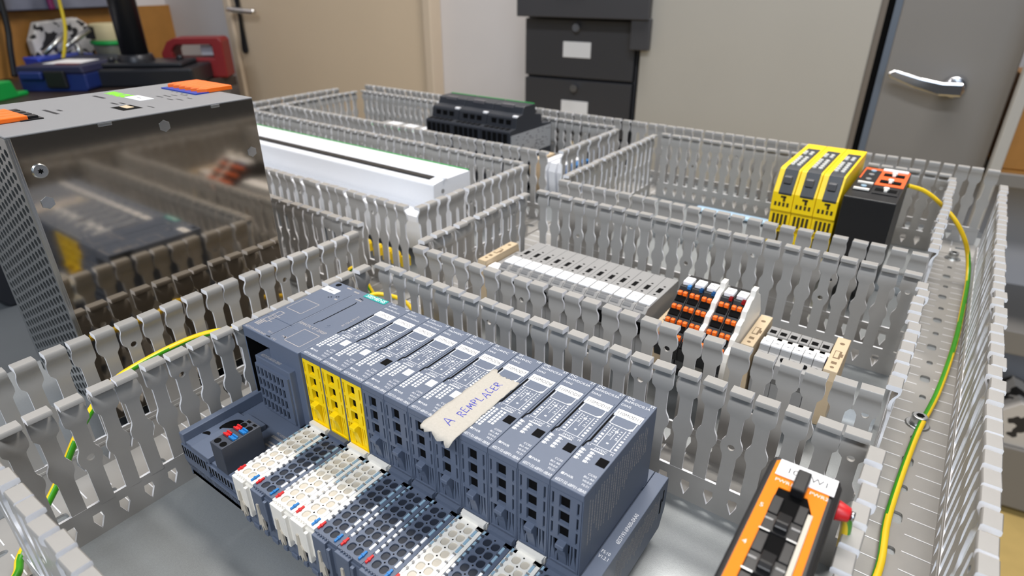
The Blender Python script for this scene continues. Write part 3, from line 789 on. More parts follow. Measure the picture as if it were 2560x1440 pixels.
for x, y, w, h in ((-36,8.4,15,2.2),(-2,4,9,1.6),(2,7.2,7,1.4),(-3,32,8,1.2),(-2,36,9,1.2),(0,40,7,1.0),(4,44,8,.9),(12,31,7,1.2),(17,34,8,1.1),(19,40,6,1.1),(-10,-29,20,2.0),(-4,-24,6,1.6),(26,12,8,1.0),(-12,46.5,2,1),(-6,46.5,2,1),(0,46.5,2,1),(6,46.5,2,1)):
    bar_dash(mb, x, x+w, y, h, PZ1+.06, rng)
mb.build('printing', M_INK, t, recalc=False)['kind'] = 'stuff'

# ------------------------------------------------------------------ terminal block row
def bracket(x, label, z=50, y0=192, y1=240, w=7.6):
    t = thing('end_bracket', label, 'end bracket', (x,216,0), 0, 'beige end brackets')
    a, b = y0-216, y1-216
    MB().prism([(a,z-6),(a+2,z),(b-2,z),(b,z-6),(b-4,8),(a+4,8)], 'x', 0, w).build('clamp_body', M_BEIGE, t, bevel=.4)
    mb = MB(); mb.box(w*.25,w*.75,-5,5,z-.5,z+.04); mb.box(w*.4,w*.9,-2,2,z-.5,z+.05); mb.box(w*.3,w*.7,-12,-9,z-.5,z+.04); mb.cyl((w/2,15,z-.5),1.5,.55,'z',12); mb.cyl((w/2,-16,z-.5),1.2,.55,'z',12)
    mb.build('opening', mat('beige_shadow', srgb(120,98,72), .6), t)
    MB().box(w*.3,w*.6,-4,4,z-.2,z+.25).build('screw', M_BEIGE, t, bevel=.15)
bracket(9.0, 'beige end bracket at the left end of the terminal row', 52)
bracket(160.2, 'beige end bracket between grey relays and black-orange terminals', 46, 190, 238)
bracket(215.6, 'beige end bracket right of the black-orange terminals', 49, 194, 242)
bracket(263.2, 'beige end bracket at the right end of the terminal row', 49, 194, 241)

def relay_unit():
    t = thing('relay_terminal', '', 'relay terminal', (0,0,0), 0, 'grey relay terminals in a row')
    w = 9.1
    MB().prism([(-31,54),(-27,57),(24,57),(25,55),(25,34),(20,30),(20,9),(-20,9),(-22,30),(-26,34),(-30,44)], 'x', 0, w).build('housing', M_TGREY, t, bevel=.3)
    MB().prism([(-30.8,46),(-29.5,55.5),(-25.6,57.8),(-24.2,57.8),(-24.2,46)], 'x', .6, w-2.2).build('nose', M_TGREYD, t, bevel=.5)
    MB().box(.5,w-.4,-24,-11.5,56.8,58.2).build('marker', M_LABEL, t, bevel=.5)
    MB().box(3.0,6.2,-2.5,5.0,56.5,57.06).build('relay_window', M_CAVITY, t)
    MB().cyl((5.2,8.6,56.5),.9,.58,'z',10).build('test_hole', M_CAVITY, t); MB().cyl((4.2,-6.4,56.5),1.0,.58,'z',10).build('test_hole', M_CAVITY, t)
    MB().box(2.4,6.2,-31.6,-28,38,47).build('wire_entry', M_CAVITY, t)
    mb = MB(); bar_dash(mb, 4.0,5.6,-18,.8,58.25,random.Random(4)); mb.build('marker_text', M_INK, t, recalc=False)
    return t
ru = relay_unit()
ORD = ['first','second','third','fourth','fifth','sixth','seventh','eighth','ninth','tenth','eleventh','twelfth','last']
for k in range(13):
    lab = 'grey relay terminal with white marker, %s from the left in its row' % ORD[k] if k < 12 else 'grey relay terminal with white marker, rightmost, beside the black-orange terminals'
    if k == 0: ru.location = (35.6*S,216*S,0); ru['label'] = lab
    else: copytree(ru, (35.6+9.28*k,216,0), 0, lab)
# pale feed-through blocks by the left bracket
for k, (x, w) in enumerate(((17.4,6.0),(23.6,6.0),(29.8,5.4))):
    t = thing('feed_terminal', ['grey feed terminal next to the left end bracket','grey feed terminal, middle of the three beside the left bracket','grey feed terminal against the first relay terminal'][k], 'terminal', (x,216,0), 0, 'grey feed terminals at the left')
    MB().prism([(-24,40),(-20,46),(20,46),(24,40),(20,9),(-20,9)], 'x', 0, w).build('housing', M_TGREY, t, bevel=.3)
    MB().box(.1,w-.1,-21,-11,46,47.6).build('marker', M_LABEL, t, bevel=.3)
    if k == 1: MB().box(0,w,-6,-2.5,45.8,48).build('cover_bar', M_IVORY, t, bevel=.5)
    mb = MB(); mb.box(1.2,4.4,6,9,45.5,46.05); mb.box(1.2,4.4,13,16,45.5,46.05); mb.build('opening', M_TGREYD, t)

# black and orange push-in terminals
def bo_unit():
    t = thing('push_in_terminal', '', 'terminal', (0,0,0), 0, 'black and orange push-in terminals')
    w = 7.8
    prof = [(-38,36)]
    rows = [(-12,66),(-20.5,60),(-29,54),(-37.5,48)]
    pts = [(-42,40),(-41,44.5)]
    for y, z in rows[::-1]: pts += [(y-3.5,z-3.2),(y+3.4,z+.6)]
    pts += [(-7,69.5),(12,69.5),(18,62),(24,50),(24,36),(19,30),(19,9),(-19,9),(-22,30),(-40,34)]
    MB().prism(pts, 'x', 0.1, w).build('housing', M_BLACK, t, bevel=.25)
    for (y, z) in rows:
        for k in range(2):
            MB().box(.9+k*3.5,3.6+k*3.5,y-.9,y+2.2,z-2.0,z+1.9).build('release_button', M_ORANGE, t, bevel=.6)['label'] = 'orange release button'
        MB().prism([(y-4,z-3.0),(y-.8,z-.4),(y-.8,z-1.4),(y-4,z-4)], 'x', .8, 7).build('wire_entry', M_CAVITY, t)
    MB().box(1.0,w-.8,-5.0,3.6,69.4,72.2).build('marker', M_LABEL, t, bevel=.5)
    mb = MB(); bar_dash(mb,2.6,5,-1,.8,72.25,random.Random(3)); mb.build('marker_text', M_INK, t, recalc=False)
    MB().box(.6,w-.2,-21.5,-18.5,16,29).build('lower_vent', M_TGREYD, t)
    for k in range(4): pass
    return t
bo = bo_unit()
for k, x in enumerate((168.2,176.2,184.2,195.4,203.4)):
    lab = 'black terminal with orange buttons, ' + ['leftmost, beside the beige bracket','second from the left','left of the first white divider','right of the first white divider','left of the white end divider'][k]
    if k == 0: r = bo; r.location = (x*S,216*S,0); r['label'] = lab
    else: r = copytree(bo, (x,216,0), 0, lab)
    m = MB().box(5.6,7.7,-9,-5.6,69.0,71.0).build('level_tag', M_BLUE if k < 3 else M_RED, r); m['label'] = 'blue tag' if k < 3 else 'red tag'
for x, lab in ((192.2,'white wavy divider plate in the middle of the black-orange terminals'),(211.4,'white wavy end plate right of the black-orange terminals')):
    pts = [(-43,22),(-43,38)]
    for y, z in ((-37.5,48),(-29,54),(-20.5,60),(-12,66)): pts += [(y-4.5,z-3),(y-2.5,z+1.8),(y+1.5,z+3.0)]
    pts += [(-7,72),(-2,72.5),(-1,76.5),(6,76.5),(7,72),(14,68),(24,52),(24,36),(19,30),(19,9),(-19,9),(-22,20)]
    o = MB().prism(pts, 'x', 0, 3.2).build('divider_plate', M_IVORY, loc=(x,216,0), bevel=.4)
    tag(o, lab, 'divider', 'white terminal dividers')

# six grey terminals with white markers on the right
def grey_unit():
    t = thing('feed_terminal', '', 'terminal', (0,0,0), 0, 'grey feed terminals at the right')
    w = 6.1
    MB().prism([(-25,34),(-22,42),(-14,45),(-12,48),(-3,48),(-2,44),(3,44),(3,48),(14,48),(15,45),(19,45),(22,40),(22,34),(19,30),(19,9),(-19,9),(-21,28)], 'x', .05, w).build('housing', M_TGREY, t, bevel=.25)
    mb = MB(); mb.box(1.0,4.8,5,9.5,47.6,48.05); mb.box(1.2,4.8,15.4,18.4,44.6,45.06); mb.cyl((3,-17,43.4),1.5,1.2,'z',12)
    mb.build('opening', M_CAVITY, t)
    MB().box(.15,w-.1,-12.4,-4.0,47.8,49.0).build('marker', M_LABEL, t, bevel=.2)
    return t
gu = grey_unit()
for k in range(6):
    lab = ['grey terminal marked on white, beside the middle beige bracket','second white-marked grey terminal right of the middle beige bracket','third white-marked grey terminal right of the middle beige bracket','fourth white-marked grey terminal right of the middle beige bracket','fifth white-marked grey terminal, one before the right bracket','last white-marked grey terminal touching the right beige bracket'][k]
    if k == 0: r = gu; r.location = (225.2*S,216*S,0); r['label'] = lab
    else: r = copytree(gu, (225.2+6.25*k,216,0), 0, lab)
    mb = MB()
    if k == 0: mb.text('124AP1', 1.9, .35, -9.2, 49.06, wide=5.4/(text_geo('124AP1')[2]*1.9))
    else: mb.text(['2','3','4','5','6'][k-1], 1.9, 3, -8.8, 49.06, align='c')
    mb.build('marker_text', M_INK, r, recalc=False)
    if k == 0: MB().box(0.2,11,-2.6,2.4,44.5,47.4).build('cover_bar', M_IVORY, r, bevel=.8)
    if k == 5: MB().box(4.6,6.1,-12,-8,46,48.4).build('blue_key', M_COBALT, r)

# ------------------------------------------------------------------ yellow safety relays and black module
def safety_relay():
    t = thing('safety_relay', '', 'safety relay', (0,0,0), 0, 'yellow safety relays')
    w = 17.5
    mb = MB()
    prof = [(-54,84),(-44,102),(-40,103),(58,103),(58,40),(46,30),(20,9),(-20,9),(-46,18),(-46,50),(-51,52),(-51,66),(-54,68)]
    mb.prism(prof, 'x', .15, w-.1); mb.build('housing', M_YELLOW, t, bevel=.5)
    MB().prism([(-54.6,84),(-44.4,102.6),(-40,103.6),(36,103.6),(38,103.2),(38,102),(-40,102),(-44,101),(-54,82)], 'x', 4.6, 15.6).build('dark_inlay', mat('anthracite', srgb(52,56,62), .45), t, bevel=.4)
    mb = MB()
    for r in range(7):
        for x in (7.0,12.2):
            y = -32+r*7.2+(8 if r > 4 else 0)
            mb.cyl((x,y,103.2),2.1,1.8,'z',12,r2=1.6)
    mb.build('terminal_screws', mat('nickel', srgb(215,215,210), .35, .3), t)
    MB().box(6.2,12.6,-52.5,-47,92,98).build('lever', mat('dark_grey_lever', srgb(92,92,94), .45), t, bevel=.8)
    mb = MB()
    for k in range(4): mb.box(3.0+k*3.4,4.7+k*3.4,-54.5,-53.5,72,75.5)
    for k in range(4): mb.box(3.0+k*3.4,4.9+k*3.4,-51.6,-50.5,54,64)
    mb.box(7.4,11.8,-54.6,-53.5,79.8,81.4); mb.box(9.6,11.4,-54.6,-53.5,76.6,81.4)
    for k in range(3): mb.box(3.4+k*5,5.6+k*5,-46.6,-45.5,30,46)
    mb.build('front_slots', mat('dark_slot', srgb(60,48,8), .6), t)
    return t
sr = safety_relay()
for k in range(3):
    lab = 'yellow safety relay with dark top inlay, %s of the three' % ['leftmost','middle','rightmost, next to the black module'][k]
    if k == 0: sr.location = (172.8*S,456*S,0); sr['label'] = lab
    else: copytree(sr, (172.8+17.6*k,456,0), 0, lab)
t = thing('black_module', 'black box with orange top panels right of the yellow relays', 'module', (228,450,0))
MB().box(0,38,-52,50,9,92).build('housing', M_BLACK, t, bevel=.8)
MB().box(14.5,37.4,-6,49,91.9,92.4).box(1.5,14.5,10,49,91.9,92.4).build('orange_panel', M_ORANGR, t)
MB().box(3,15.6,-30,40,92.0,92.9).box(17.5,36,-33,-11,92.0,92.9).build('dark_panel', M_BLACK, t, bevel=.2)
for k, (x, y) in enumerate(((26.5,30),(26.5,6),(26.5,-22))):
    MB().box(x-8,x+8,y-4,y+4,92.3,93.2).build('potentiometer_bed', M_CAVITY, t)
    MB().cyl((x,y,93),2.2,2.6,'z',12).box(x-1.2,x+1.2,y-5,y+5,93,94.4).build('potentiometer', M_IVORY, t)
for k, (y, m) in enumerate(((34,M_PALEB),(20,M_TGREY),(4,M_TGREY),(-20,M_PALEB))):
    MB().cyl((9.5,y,92.8),2.2,1.4,'z',12).build('indicator', m, t)
MB().box(3.2,15,-10,-6.4,92.8,94).box(3.2,15,-31,-27,92.8,94).build('jumper_bar', M_IVORY, t)
MB().box(16,36,43,49,92.3,93.6).build('name_label', M_LABEL, t, bevel=.3)
o = MB().box(60,160,538,552,2.5,5.5).build('pale_streak', M_STREAK, bevel=1.0)  # added strip, stands in for a pale streak on the plate
tag(o, 'added pale blue strip standing for a streak on the plate left of the yellow relays', 'strip')
for x in (70, 148): pass

# ------------------------------------------------------------------ long white bar
t = thing('white_bar', 'long white modular bar with black strip behind the power supply', 'bar module', (-310,278,0))
x0, x1 = -200, 212
MB().prism([(-40,44),(-40,50),(-17,52),(-17,74),(-16,75.5),(-4,77),(36,77),(38,75.5),(38,48),(30,46),(30,12),(-34,12)], 'x', x0, x1).build('housing', M_WHITE, t, bevel=.7)
MB().box(x0,x1-12,-9,-2,75.8,78.2).build('connector_strip', M_BLACK, t, bevel=.3)['label'] = 'black connector strip'
MB().box(x0,x1-2,36.4,38.4,76,77.5).build('edge_line', M_GREEN, t)['label'] = 'thin green edge line'
mb = MB()
for k in range(11): mb.prism([(x0+20+k*36,-1.8),(x0+30+k*36,0.6),(x0+54+k*36,0.6),(x0+54+k*36,-1.8)], 'z', 76.8, 78.6)
mb.build('cover_tabs', M_WHITE, t, bevel=.3)
MB().cyl((x1-.3,-4,66),2.2,.5,'x',16).cyl((x1-.3,22,60),1.6,.5,'x',14).build('end_rivet', M_TGREY, t)
# small wiring pieces in the compartment behind it
# ------------------------------------------------------------------ contactors
def contactor():
    t = thing('contactor', '', 'contactor', (0,0,0), 0, 'black contactors')
    w = 45.0; m = mat('contactor_black', srgb(36,40,48), .45)
    MB().prism([(-46,10),(-46,84),(-44,86),(-34,87),(-32,98),(-30,100),(-20,101.5),(-17,109),(-14,110.5),(6,110.5),(8,109),(9,98),(22,96),(24,84),(46,82),(46,10)], 'x', .2, w-.2).build('housing', m, t, bevel=.6)
    mb = MB()
    for k in range(5): mb.box(3+k*8,8.6+k*8,-46.5,-45.6,70,82)
    for k in range(3): mb.box(8+k*11,15+k*11,-33.4,-32,89,96)
    for k in range(5): mb.box(3+k*8,8.6+k*8,-43,-36,85.6,86.8)
    mb.build('terminal_slots', M_CAVITY, t)
    MB().box(12,30,-17.6,-12,104,110.9).build('label_window', mat('grey_window', srgb(90,88,92), .4), t, bevel=.4)
    MB().box(1,w-1,5.2,7.2,109.6,111.2).build('green_line', M_GREEN, t)['label'] = 'green line'
    MB().box(38,46.5 if False else 44.6,-31,-27,99,101.2).build('marker', M_LABEL, t, bevel=.3)
    return t
ct = contactor()
for k in range(3):
    lab = 'black contactor with a green top line, %s of the three' % ['leftmost','middle','rightmost'][k]
    if k == 0: ct.location = (-277*S,490*S,0); ct['label'] = lab; last = ct
    else: last = copytree(ct, (-277+45.2*k,490,0), 0, lab)
mb = MB(); rr = random.Random(6)
mb.m = 0; mb.box(44.9,45.4,-44,44,52,80); mb.m = 1
for k in range(60):
    y = rr.uniform(-42,40); z = rr.uniform(54,78); mb.add([(45.45,y,z),(45.45,y+rr.uniform(1,4),z),(45.45,y+3,z+.8),(45.45,y,z+.8)], [(0,1,2,3)])
mb.build('rating_plate', [mat('plate_grey', srgb(150,152,155), .5), M_INK], last, recalc=False)['label'] = 'speckled grey rating plate'
# small terminal blocks left of the contactors
for k in range(8):
    x = -420+k*11
    t = thing('small_terminal', ['white and green terminal in the contactor compartment, leftmost of eight','second small terminal left of the contactors','third small terminal left of the contactors','fourth small terminal left of the contactors','fifth small terminal left of the contactors','sixth small terminal left of the contactors','seventh small terminal left of the contactors','small terminal closest to the black contactors'][k], 'terminal', (x,490,0), 0, 'small white-green terminals')
    MB().prism([(-26,44),(-22,54),(22,54),(26,44),(20,9),(-20,9)], 'x', .1, 10.6).build('housing', M_WHITE if k % 3 else M_TGREY, t, bevel=.3)
    MB().box(1,9.6,-20,-14,54,56).build('clip', M_GREEN, t, bevel=.3)
for k, (x, m, nm) in enumerate(((-128,M_BEIGE,'beige'),(-112,M_WHITE,'white'),(-100,M_WHITE,'second white'),(-88,M_WHITE,'third white'),(-76,M_BLUE,'blue'))):
    o = MB().prism([(-24,40),(-20,50),(20,50),(24,40),(20,8),(-20,8)], 'x', 0, 9).build('terminal_block', m, loc=(x,490,0), bevel=.4)
    tag(o, '%s terminal block right of the black contactors' % nm, 'terminal')
# yellow plugs low behind the duct behind the power supply
for k, (x, y) in enumerate(((-88,204),(-100,204),(-112,205),(-126,206),(-142,207))):
    o = MB().prism([(x-3,14),(x+3,14),(x+3,22),(x+1.5,25),(x-1.5,25),(x-3,22)], 'y', -4, 4).build('yellow_plug', M_YELLOW, loc=(0,y+4,0), bevel=.5)
    tag(o, ['yellow plug nearest the duct corner','second yellow plug from the duct corner','third yellow plug from the duct corner','fourth yellow plug from the duct corner','yellow plug farthest from the duct corner'][k] + ', seen through slots', 'plug', 'yellow plugs behind the slotted wall')

# ------------------------------------------------------------------ orange network switch
t = thing('network_switch', 'black network switch with orange front at the lower right', 'switch', (279,-14,0))
W2, H2, ZT = 11.7, 54.5, 102.0
MB().box(-W2,W2,-H2,H2,9,ZT-3).box(-W2+.8,W2-.8,-H2+.8,H2-.8,ZT-3,ZT-.6).build('housing', M_BLACK, t, bevel=1.2)
mb = MB()
pts_o = [(-9.4,H2-4),(-8.4,H2-3),(7.8,H2-3),(8.8,H2-4),(8.8,-44),(8.2,-46),(6.9,-46),(6.6,30),(3.4,38),(-5.6,38),(-6.2,-28),(-7.4,-30),(-9.4,-28)]
mb.prism(pts_o, 'z', ZT-.7, ZT-.2); mb.build('orange_front', M_ORANGP, t)['label'] = 'orange printed front panel'
mb = MB().box(-6.0,6.6,-50,38,ZT-14,ZT-.55); mb.build('port_recess', M_CAVITY, t)
for k in range(5):
    y = 34-k*17.4
    pt = MB().box(-5.8,5.0,y-16.6,y-9,ZT-1,ZT-.1).box(-5.8,-2.6,y-9,y-.6,ZT-1,ZT+.2).box(2.0,5.0,y-9,y-.6,ZT-1,ZT+.2).build('port', mat('port_black', srgb(20,20,22), .35), t, bevel=.3)
    MB().prism([(y-15.5,ZT+1.6),(y-13.5,ZT+2.6),(y-8,ZT+1.2),(y-8,ZT-.5),(y-15.5,ZT-.5)], 'x', -2.4, 1.6).build('latch', mat('port_black', srgb(20,20,22), .35), pt, bevel=.4)
    MB().box(-6.0,-2.8,y-17.2,y-16.6,ZT-1,ZT+.25).box(2.0,5.0,y-17.2,y-16.6,ZT-1,ZT+.25).build('shield_spring', M_ZINC, pt)
    MB().box(-5.6,-3.2,y-12,y-11.2,ZT-.2,ZT+.05).box(2.2,4.8,y-12,y-11.2,ZT-.2,ZT+.05).build('indicator', M_TGREY, pt)
MB().box(5.1,6.5,-50,31,ZT-2,ZT+.1).build('metal_edge', M_IVORYB, t)
MB().box(-1.9,2.4,36,46.6,ZT-.4,ZT+3.4).build('cover_latch', M_BLACK, t, bevel=.6)
lb = MB().box(-8.2,W2-1.6,43.2,51.6,ZT+.0,ZT+.3).build('name_label', M_LABEL, t)
MB().text('104SW1', 3.9, 1.0, 45.8, ZT+.36, align='c').build('label_text', M_INK, lb, recalc=False)
mb = MB(); mb.text('PWR1', 2.2, -7.6, 40.4, ZT-.12); mb.text('PWR2', 2.2, 3.2, 40.4, ZT-.12)
for k, s in enumerate('5432'): mb.text(s, 2.6, -8.0, 26-k*17.4, ZT-.12, align='c')
mb.build('printing', M_PRINT, t, recalc=False)
t2 = thing('cable_lug', 'red insulated cable lug on the side of the orange switch', 'cable lug', (290.9,37,91))
MB().cyl((0,0,0),3.6,4.2,'x',16,r2=2.4).build('sleeve', M_RED, t2, bevel=.3)
MB().cyl((4.2,0,0),1.6,1.4,'x',12).build('crimp', M_ZINC, t2)

# ------------------------------------------------------------------ bolts in the right duct
def bolt(x, y, label):
    t = thing('flange_bolt', label, 'bolt', (x,y,1.5), 0, 'zinc flange bolts in the right duct')
    MB().cyl((0,0,0),7.2,1.1,'z',24,r2=6.4).build('flange', M_ZINC, t, bevel=.2)
    MB().cyl((0,0,1.0),4.5,6.0,'z',20,r2=4.2).build('head', M_ZINC, t, bevel=.4)
    MB().prism([(2.4*math.cos(2*PI*k/6),2.4*math.sin(2*PI*k/6)) for k in range(6)], 'z', 6.6, 7.1).build('socket', M_CAVITY, t)
bolt(318, 245, 'zinc bolt in the right duct floor, the nearer one'); bolt(318.5, 556, 'zinc bolt at the far end of the right duct')

# ------------------------------------------------------------------ green and yellow earth wires
def smooth(pts, n=10):
    P = [Vector(p) for p in pts]; P = [2*P[0]-P[1]]+P+[2*P[-1]-P[-2]]; out = []
    for i in range(1, len(P)-2):
        for k in range(n):
            t = k/n; a, b, c, d = P[i-1:i+3]
            out.append(tuple(.5*((2*b)+(-a+c)*t+(2*a-5*b+4*c-d)*t*t+(-a+3*b-3*c+d)*t**3)))
    out.append(tuple(P[-2])); return out
def wire(label, pts, r=1.7, twist=.02, ph=0.0):
    path = smooth(pts); n = 12
    mb = MB().tube(path, r, n); me = mb.mesh('earth_wire', M_WIRE)
    at = me.attributes.new('stripe', 'FLOAT', 'POINT')
    vals = []
    for i in range(len(path)):
        for k in range(n): 
            a = (k/n + ph + i*twist*.1) % 1.0
            vals.append(0.0 if a < .30 else 1.0)
    at.data.foreach_set('value', vals)
    o = place('earth_wire', me); tag(o, label, 'wire', 'green-yellow earth wires'); return o
wire('green-yellow earth wire curving along the right duct to the black module', [(304,40,5),(314,104,5),(313.5,150,5),(318,225,6),(325,284,6.5),(330,360,7),(331.5,424,8),(331.5,478,12),(327,500,26),(319.5,501,42),(307.6,500,58),(291.5,505,70),(278.8,502,78),(266.5,496,82)], 1.9, ph=.55, twist=.06)
wire('green-yellow earth wire looping through the duct beside the power supply', [(-40,140,12),(-34,100,20),(-38,50,40),(-44,15,55),(-52.5,-6,56),(-50,-38,56),(-43,-58,55),(-34,-78,45),(-30,-95,26),(-24,-112,12),(-14,-123,8),(-4,-128,8),(6,-140,8)], 1.9, ph=.45, twist=.03)
wire('green-yellow earth wire crossing behind the head module duct', [(-120,158,6),(-90,152,14),(-62,146,28),(-45,151,29),(-20,151,28),(2,150,20),(20,146,6)] if False else [(-52,60,8),(-50,100,18),(-49,128,28),(-40,139,28),(-20,140.5,27),(0,132,24),(30,125,12),(60,122,4)], 1.7, ph=.3)
wire('short green-yellow earth wire dropping from the red cable lug', [(293.6,37,91),(295.0,40,84),(296.0,44,70),(297.5,46.4,56),(301,46.4,42),(304,44,24),(308,30,8),(309,0,4),(310,-60,4)], 1.8, ph=.1)
wire('green-yellow earth wire emerging beside the power supply base', [(-70,110,20),(-66,122,44),(-62,132,48),(-58,138,30),(-50,142,10)], 1.7, ph=.2)
# ------------------------------------------------------------------ room, in a frame turned 7.65 degrees; l = right, n = away from the camera
TH = math.radians(7.65)
def RP(l, n, z=0): return (CAMX + l*math.cos(TH) - n*math.sin(TH), CAMY + l*math.sin(TH) + n*math.cos(TH), z)
FLZ = -850
M_WALLW = mat('white_wall_paint', srgb(206,202,202), .8, 0, .02, 8, .1, 120)
M_DOOR  = mat('cream_door_paint', srgb(204,186,162), .5, 0, .03, 6)
M_FRAME = mat('cream_frame_paint', srgb(200,184,164), .5, 0, .03, 6)
M_CAB   = mat('light_grey_enamel', srgb(176,172,164), .45, 0, .04, 5)
M_CABD  = mat('mid_grey_enamel', srgb(128,125,122), .45, 0, .05, 4)
M_DRAW  = mat('dark_grey_enamel', srgb(62,62,66), .5, 0, .04, 8)
M_CHROME= mat('chrome', srgb(225,225,228), .12, 1.0, .02)
M_WOOD  = mat('varnished_chipboard', srgb(160,112,52), .5, 0, .15, 30, .1, 300)
M_FLOOR = mat('tan_floor', srgb(196,168,104), .6, 0, .12, 25, .05, 200)
M_BENCH = mat('dark_brown_bench', srgb(52,42,38), .45, 0, .1, 12)
M_TABLE = mat('dark_grey_tabletop', srgb(70,74,78), .55, 0, .10, 20, .1, 400)
M_NAVY  = mat('navy_plastic', srgb(26,44,104), .4, 0, .05, 20)
M_IRON  = mat('black_iron', srgb(38,40,46), .35, .3, .06, 15)
M_CRIM  = mat('crimson_plastic', srgb(118,16,22), .45, 0, .06, 20)
M_PAPER = mat('newsprint', srgb(186,182,178), .8, 0, .35, 60)
_nt = M_PAPER.node_tree; _v = _nt.nodes.new('ShaderNodeTexNoise'); _v.inputs['Scale'].default_value = 26
_r = _nt.nodes.new('ShaderNodeValToRGB'); _r.color_ramp.interpolation = 'CONSTANT'
_r.color_ramp.elements[0].color = (*srgb(44,42,42), 1); _r.color_ramp.elements[1].position = .46; _r.color_ramp.elements[1].color = (*srgb(200,196,192), 1)
_nt.links.new(_nt.nodes['Texture Coordinate'].outputs['Object'], _v.inputs['Vector']); _nt.links.new(_v.outputs['Fac'], _r.inputs[0])
_nt.links.new(_r.outputs[0], _nt.nodes['Principled BSDF'].inputs['Base Color'])

def rbox(name, l0, l1, n0, n1, z0, z1, m, bevel=0, parent=None):
    if parent is None:
        return MB().box(0,l1-l0,0,n1-n0,0,z1-z0).build(name, m, loc=RP(l0,n0,z0), rz=TH, bevel=bevel)
struct(rbox('floor', -3400, 2600, -2600, 1900, FLZ-40, FLZ, M_FLOOR))
struct(rbox('wall_back', -3400, 2600, 1700, 1800, FLZ, 1900, M_WALLW))
struct(rbox('wall_left', -2560, -2460, -2600, 1700, FLZ, 1900, M_WALLW))
# door
dr = MB().box(0,830,0,40,0,2040).build('door_1', M_DOOR, loc=RP(-2020,1656,FLZ+8), rz=TH, bevel=2); struct(dr)
MB().box(-34,-4,-14,44,0,2100).box(834,864,-14,44,0,2100).box(-34,864,-14,44,2046,2110).build('door_frame', M_FRAME, dr, bevel=4)
pl_ = MB().prism([(28+14*math.cos(PI*k/8), 850+14*math.sin(PI+PI*k/8)) for k in range(9)]+[(42,1080),(14,1080)], 'y', -8, 0).build('handle_plate', mat('dark_steel', srgb(70,74,82), .3, .8), dr, bevel=1)
MB().cyl((28,-8,985),9,-38,'y',16).cyl((28,-46,985),8,0.1,'y',12).build('handle_spindle', M_CHROME, pl_)
MB().tube(smooth([(28,-44,985),(60,-48,984),(110,-46,982),(150,-40,980)]), 9, 12).build('lever_handle', M_CHROME, pl_)
# filing cabinet with drawers
t = thing('drawer_cabinet', 'dark grey drawer cabinet with labelled drawers in front of the wall', 'drawer cabinet', RP(-753,1490,FLZ), TH)
MB().box(0,290,2,196,0,1146).build('carcass', M_DRAW, t, bevel=2)
for k in range(7):
    z0 = 872+138*(2-k)-138*0; z0 = 1010-138*k
    if k == 0: d_ = MB().box(2,326,-66,-44,z0+3,z0+135).box(286,330,-60,-44,z0-60,z0+6).box(10,280,-44,4,z0+10,z0+120).build('drawer', M_DRAW, t, bevel=2)
    else: d_ = MB().box(2,286,-18,2,z0+3,z0+135).build('drawer', M_DRAW, t, bevel=2)
    dy = -48 if k == 0 else 0
    MB().cyl((142,-18+dy,z0+118),7,-14,'y',14,r2=9).build('knob', M_CHROME, d_)
    MB().box(106,178,-20+dy,-18+dy,z0+50,z0+86).build('label_holder', M_LABEL, d_, bevel=.5)
# tall light grey cabinet and grey cabinet with lever handle
t = thing('steel_cabinet', 'tall light grey steel cabinet in the background behind the yellow relays', 'cabinet', RP(-448,1452,FLZ), TH)
MB().box(0,460,0,200,0,1900).build('body', M_CAB, t, bevel=3)
MB().box(460,470,-2,200,0,1900).build('edge_strip', mat('taupe_strip', srgb(112,104,96), .4), t)
MB().box(470,481,8,200,0,1900).build('dark_gap', M_CAVITY, t)  # black fill painting the shade in the gap beside the locker
t = thing('grey_locker', 'mid grey locker with chrome lever handle at the right', 'locker', RP(46,1450,FLZ), TH)
MB().box(0,206,0,240,0,1900).build('body', M_CABD, t, bevel=3)
MB().box(-12,0,2,240,0,1900).build('side_edge', mat('blue_grey_edge', srgb(96,106,120), .4), t)
h = MB().cyl((118,-2,915),22,-14,'y',24,r2=18).build('handle_rose', M_CHROME, t, bevel=1)
MB().cyl((118,-14,915),13,-34,'y',18).prism([(128,903),(128,927),(96,926),(60,932),(14,944),(4,938),(6,930),(50,914),(92,903)], 'y', -50, -38).build('handle_lever', M_CHROME, h, bevel=3, seg=3)
# leaning upright and shelf rack at the right edge
t = thing('steel_upright', 'pale grey steel upright standing in front of the locker at the right', 'post', RP(249,1380,FLZ), TH)
MB().box(0,18,0,24,0,1500).build('profile', mat('pale_grey_enamel', srgb(178,176,172), .45), t, bevel=2)
MB().box(-14,34,-10,34,0,6).build('foot', M_CABD, t)
t = thing('shelf_rack', 'grey steel shelf rack with wooden boards at the right edge', 'shelf', RP(270,1440,FLZ), TH)
MB().box(0,900,-4,400,742,768).box(0,900,-4,400,400,452).box(0,900,-4,400,20,176).build('shelf_beam', M_CABD, t, bevel=2)
MB().box(0,900,390,400,0,1300).box(860,900,0,400,0,1300).build('rear_panel', M_CAVITY, t)
MB().box(0,900,0,396,768,774).build('shelf_board', M_WOOD, t)
o = MB().box(0,300,0,200,0,160).build('wooden_crate', M_WOOD, loc=RP(273,1442,FLZ+775), rz=TH, bevel=2); tag(o, 'brown chipboard crate on the shelf rack at the right edge', 'crate')
o = MB().prism([(0,0),(170,0),(190,60),(40,110),(-10,60)], 'y', 0, 120).build('paper_stack', M_PAPER, loc=RP(420,1445,FLZ+177), rz=TH, bevel=2); tag(o, 'stack of pale papers low on the right shelf rack', 'papers')

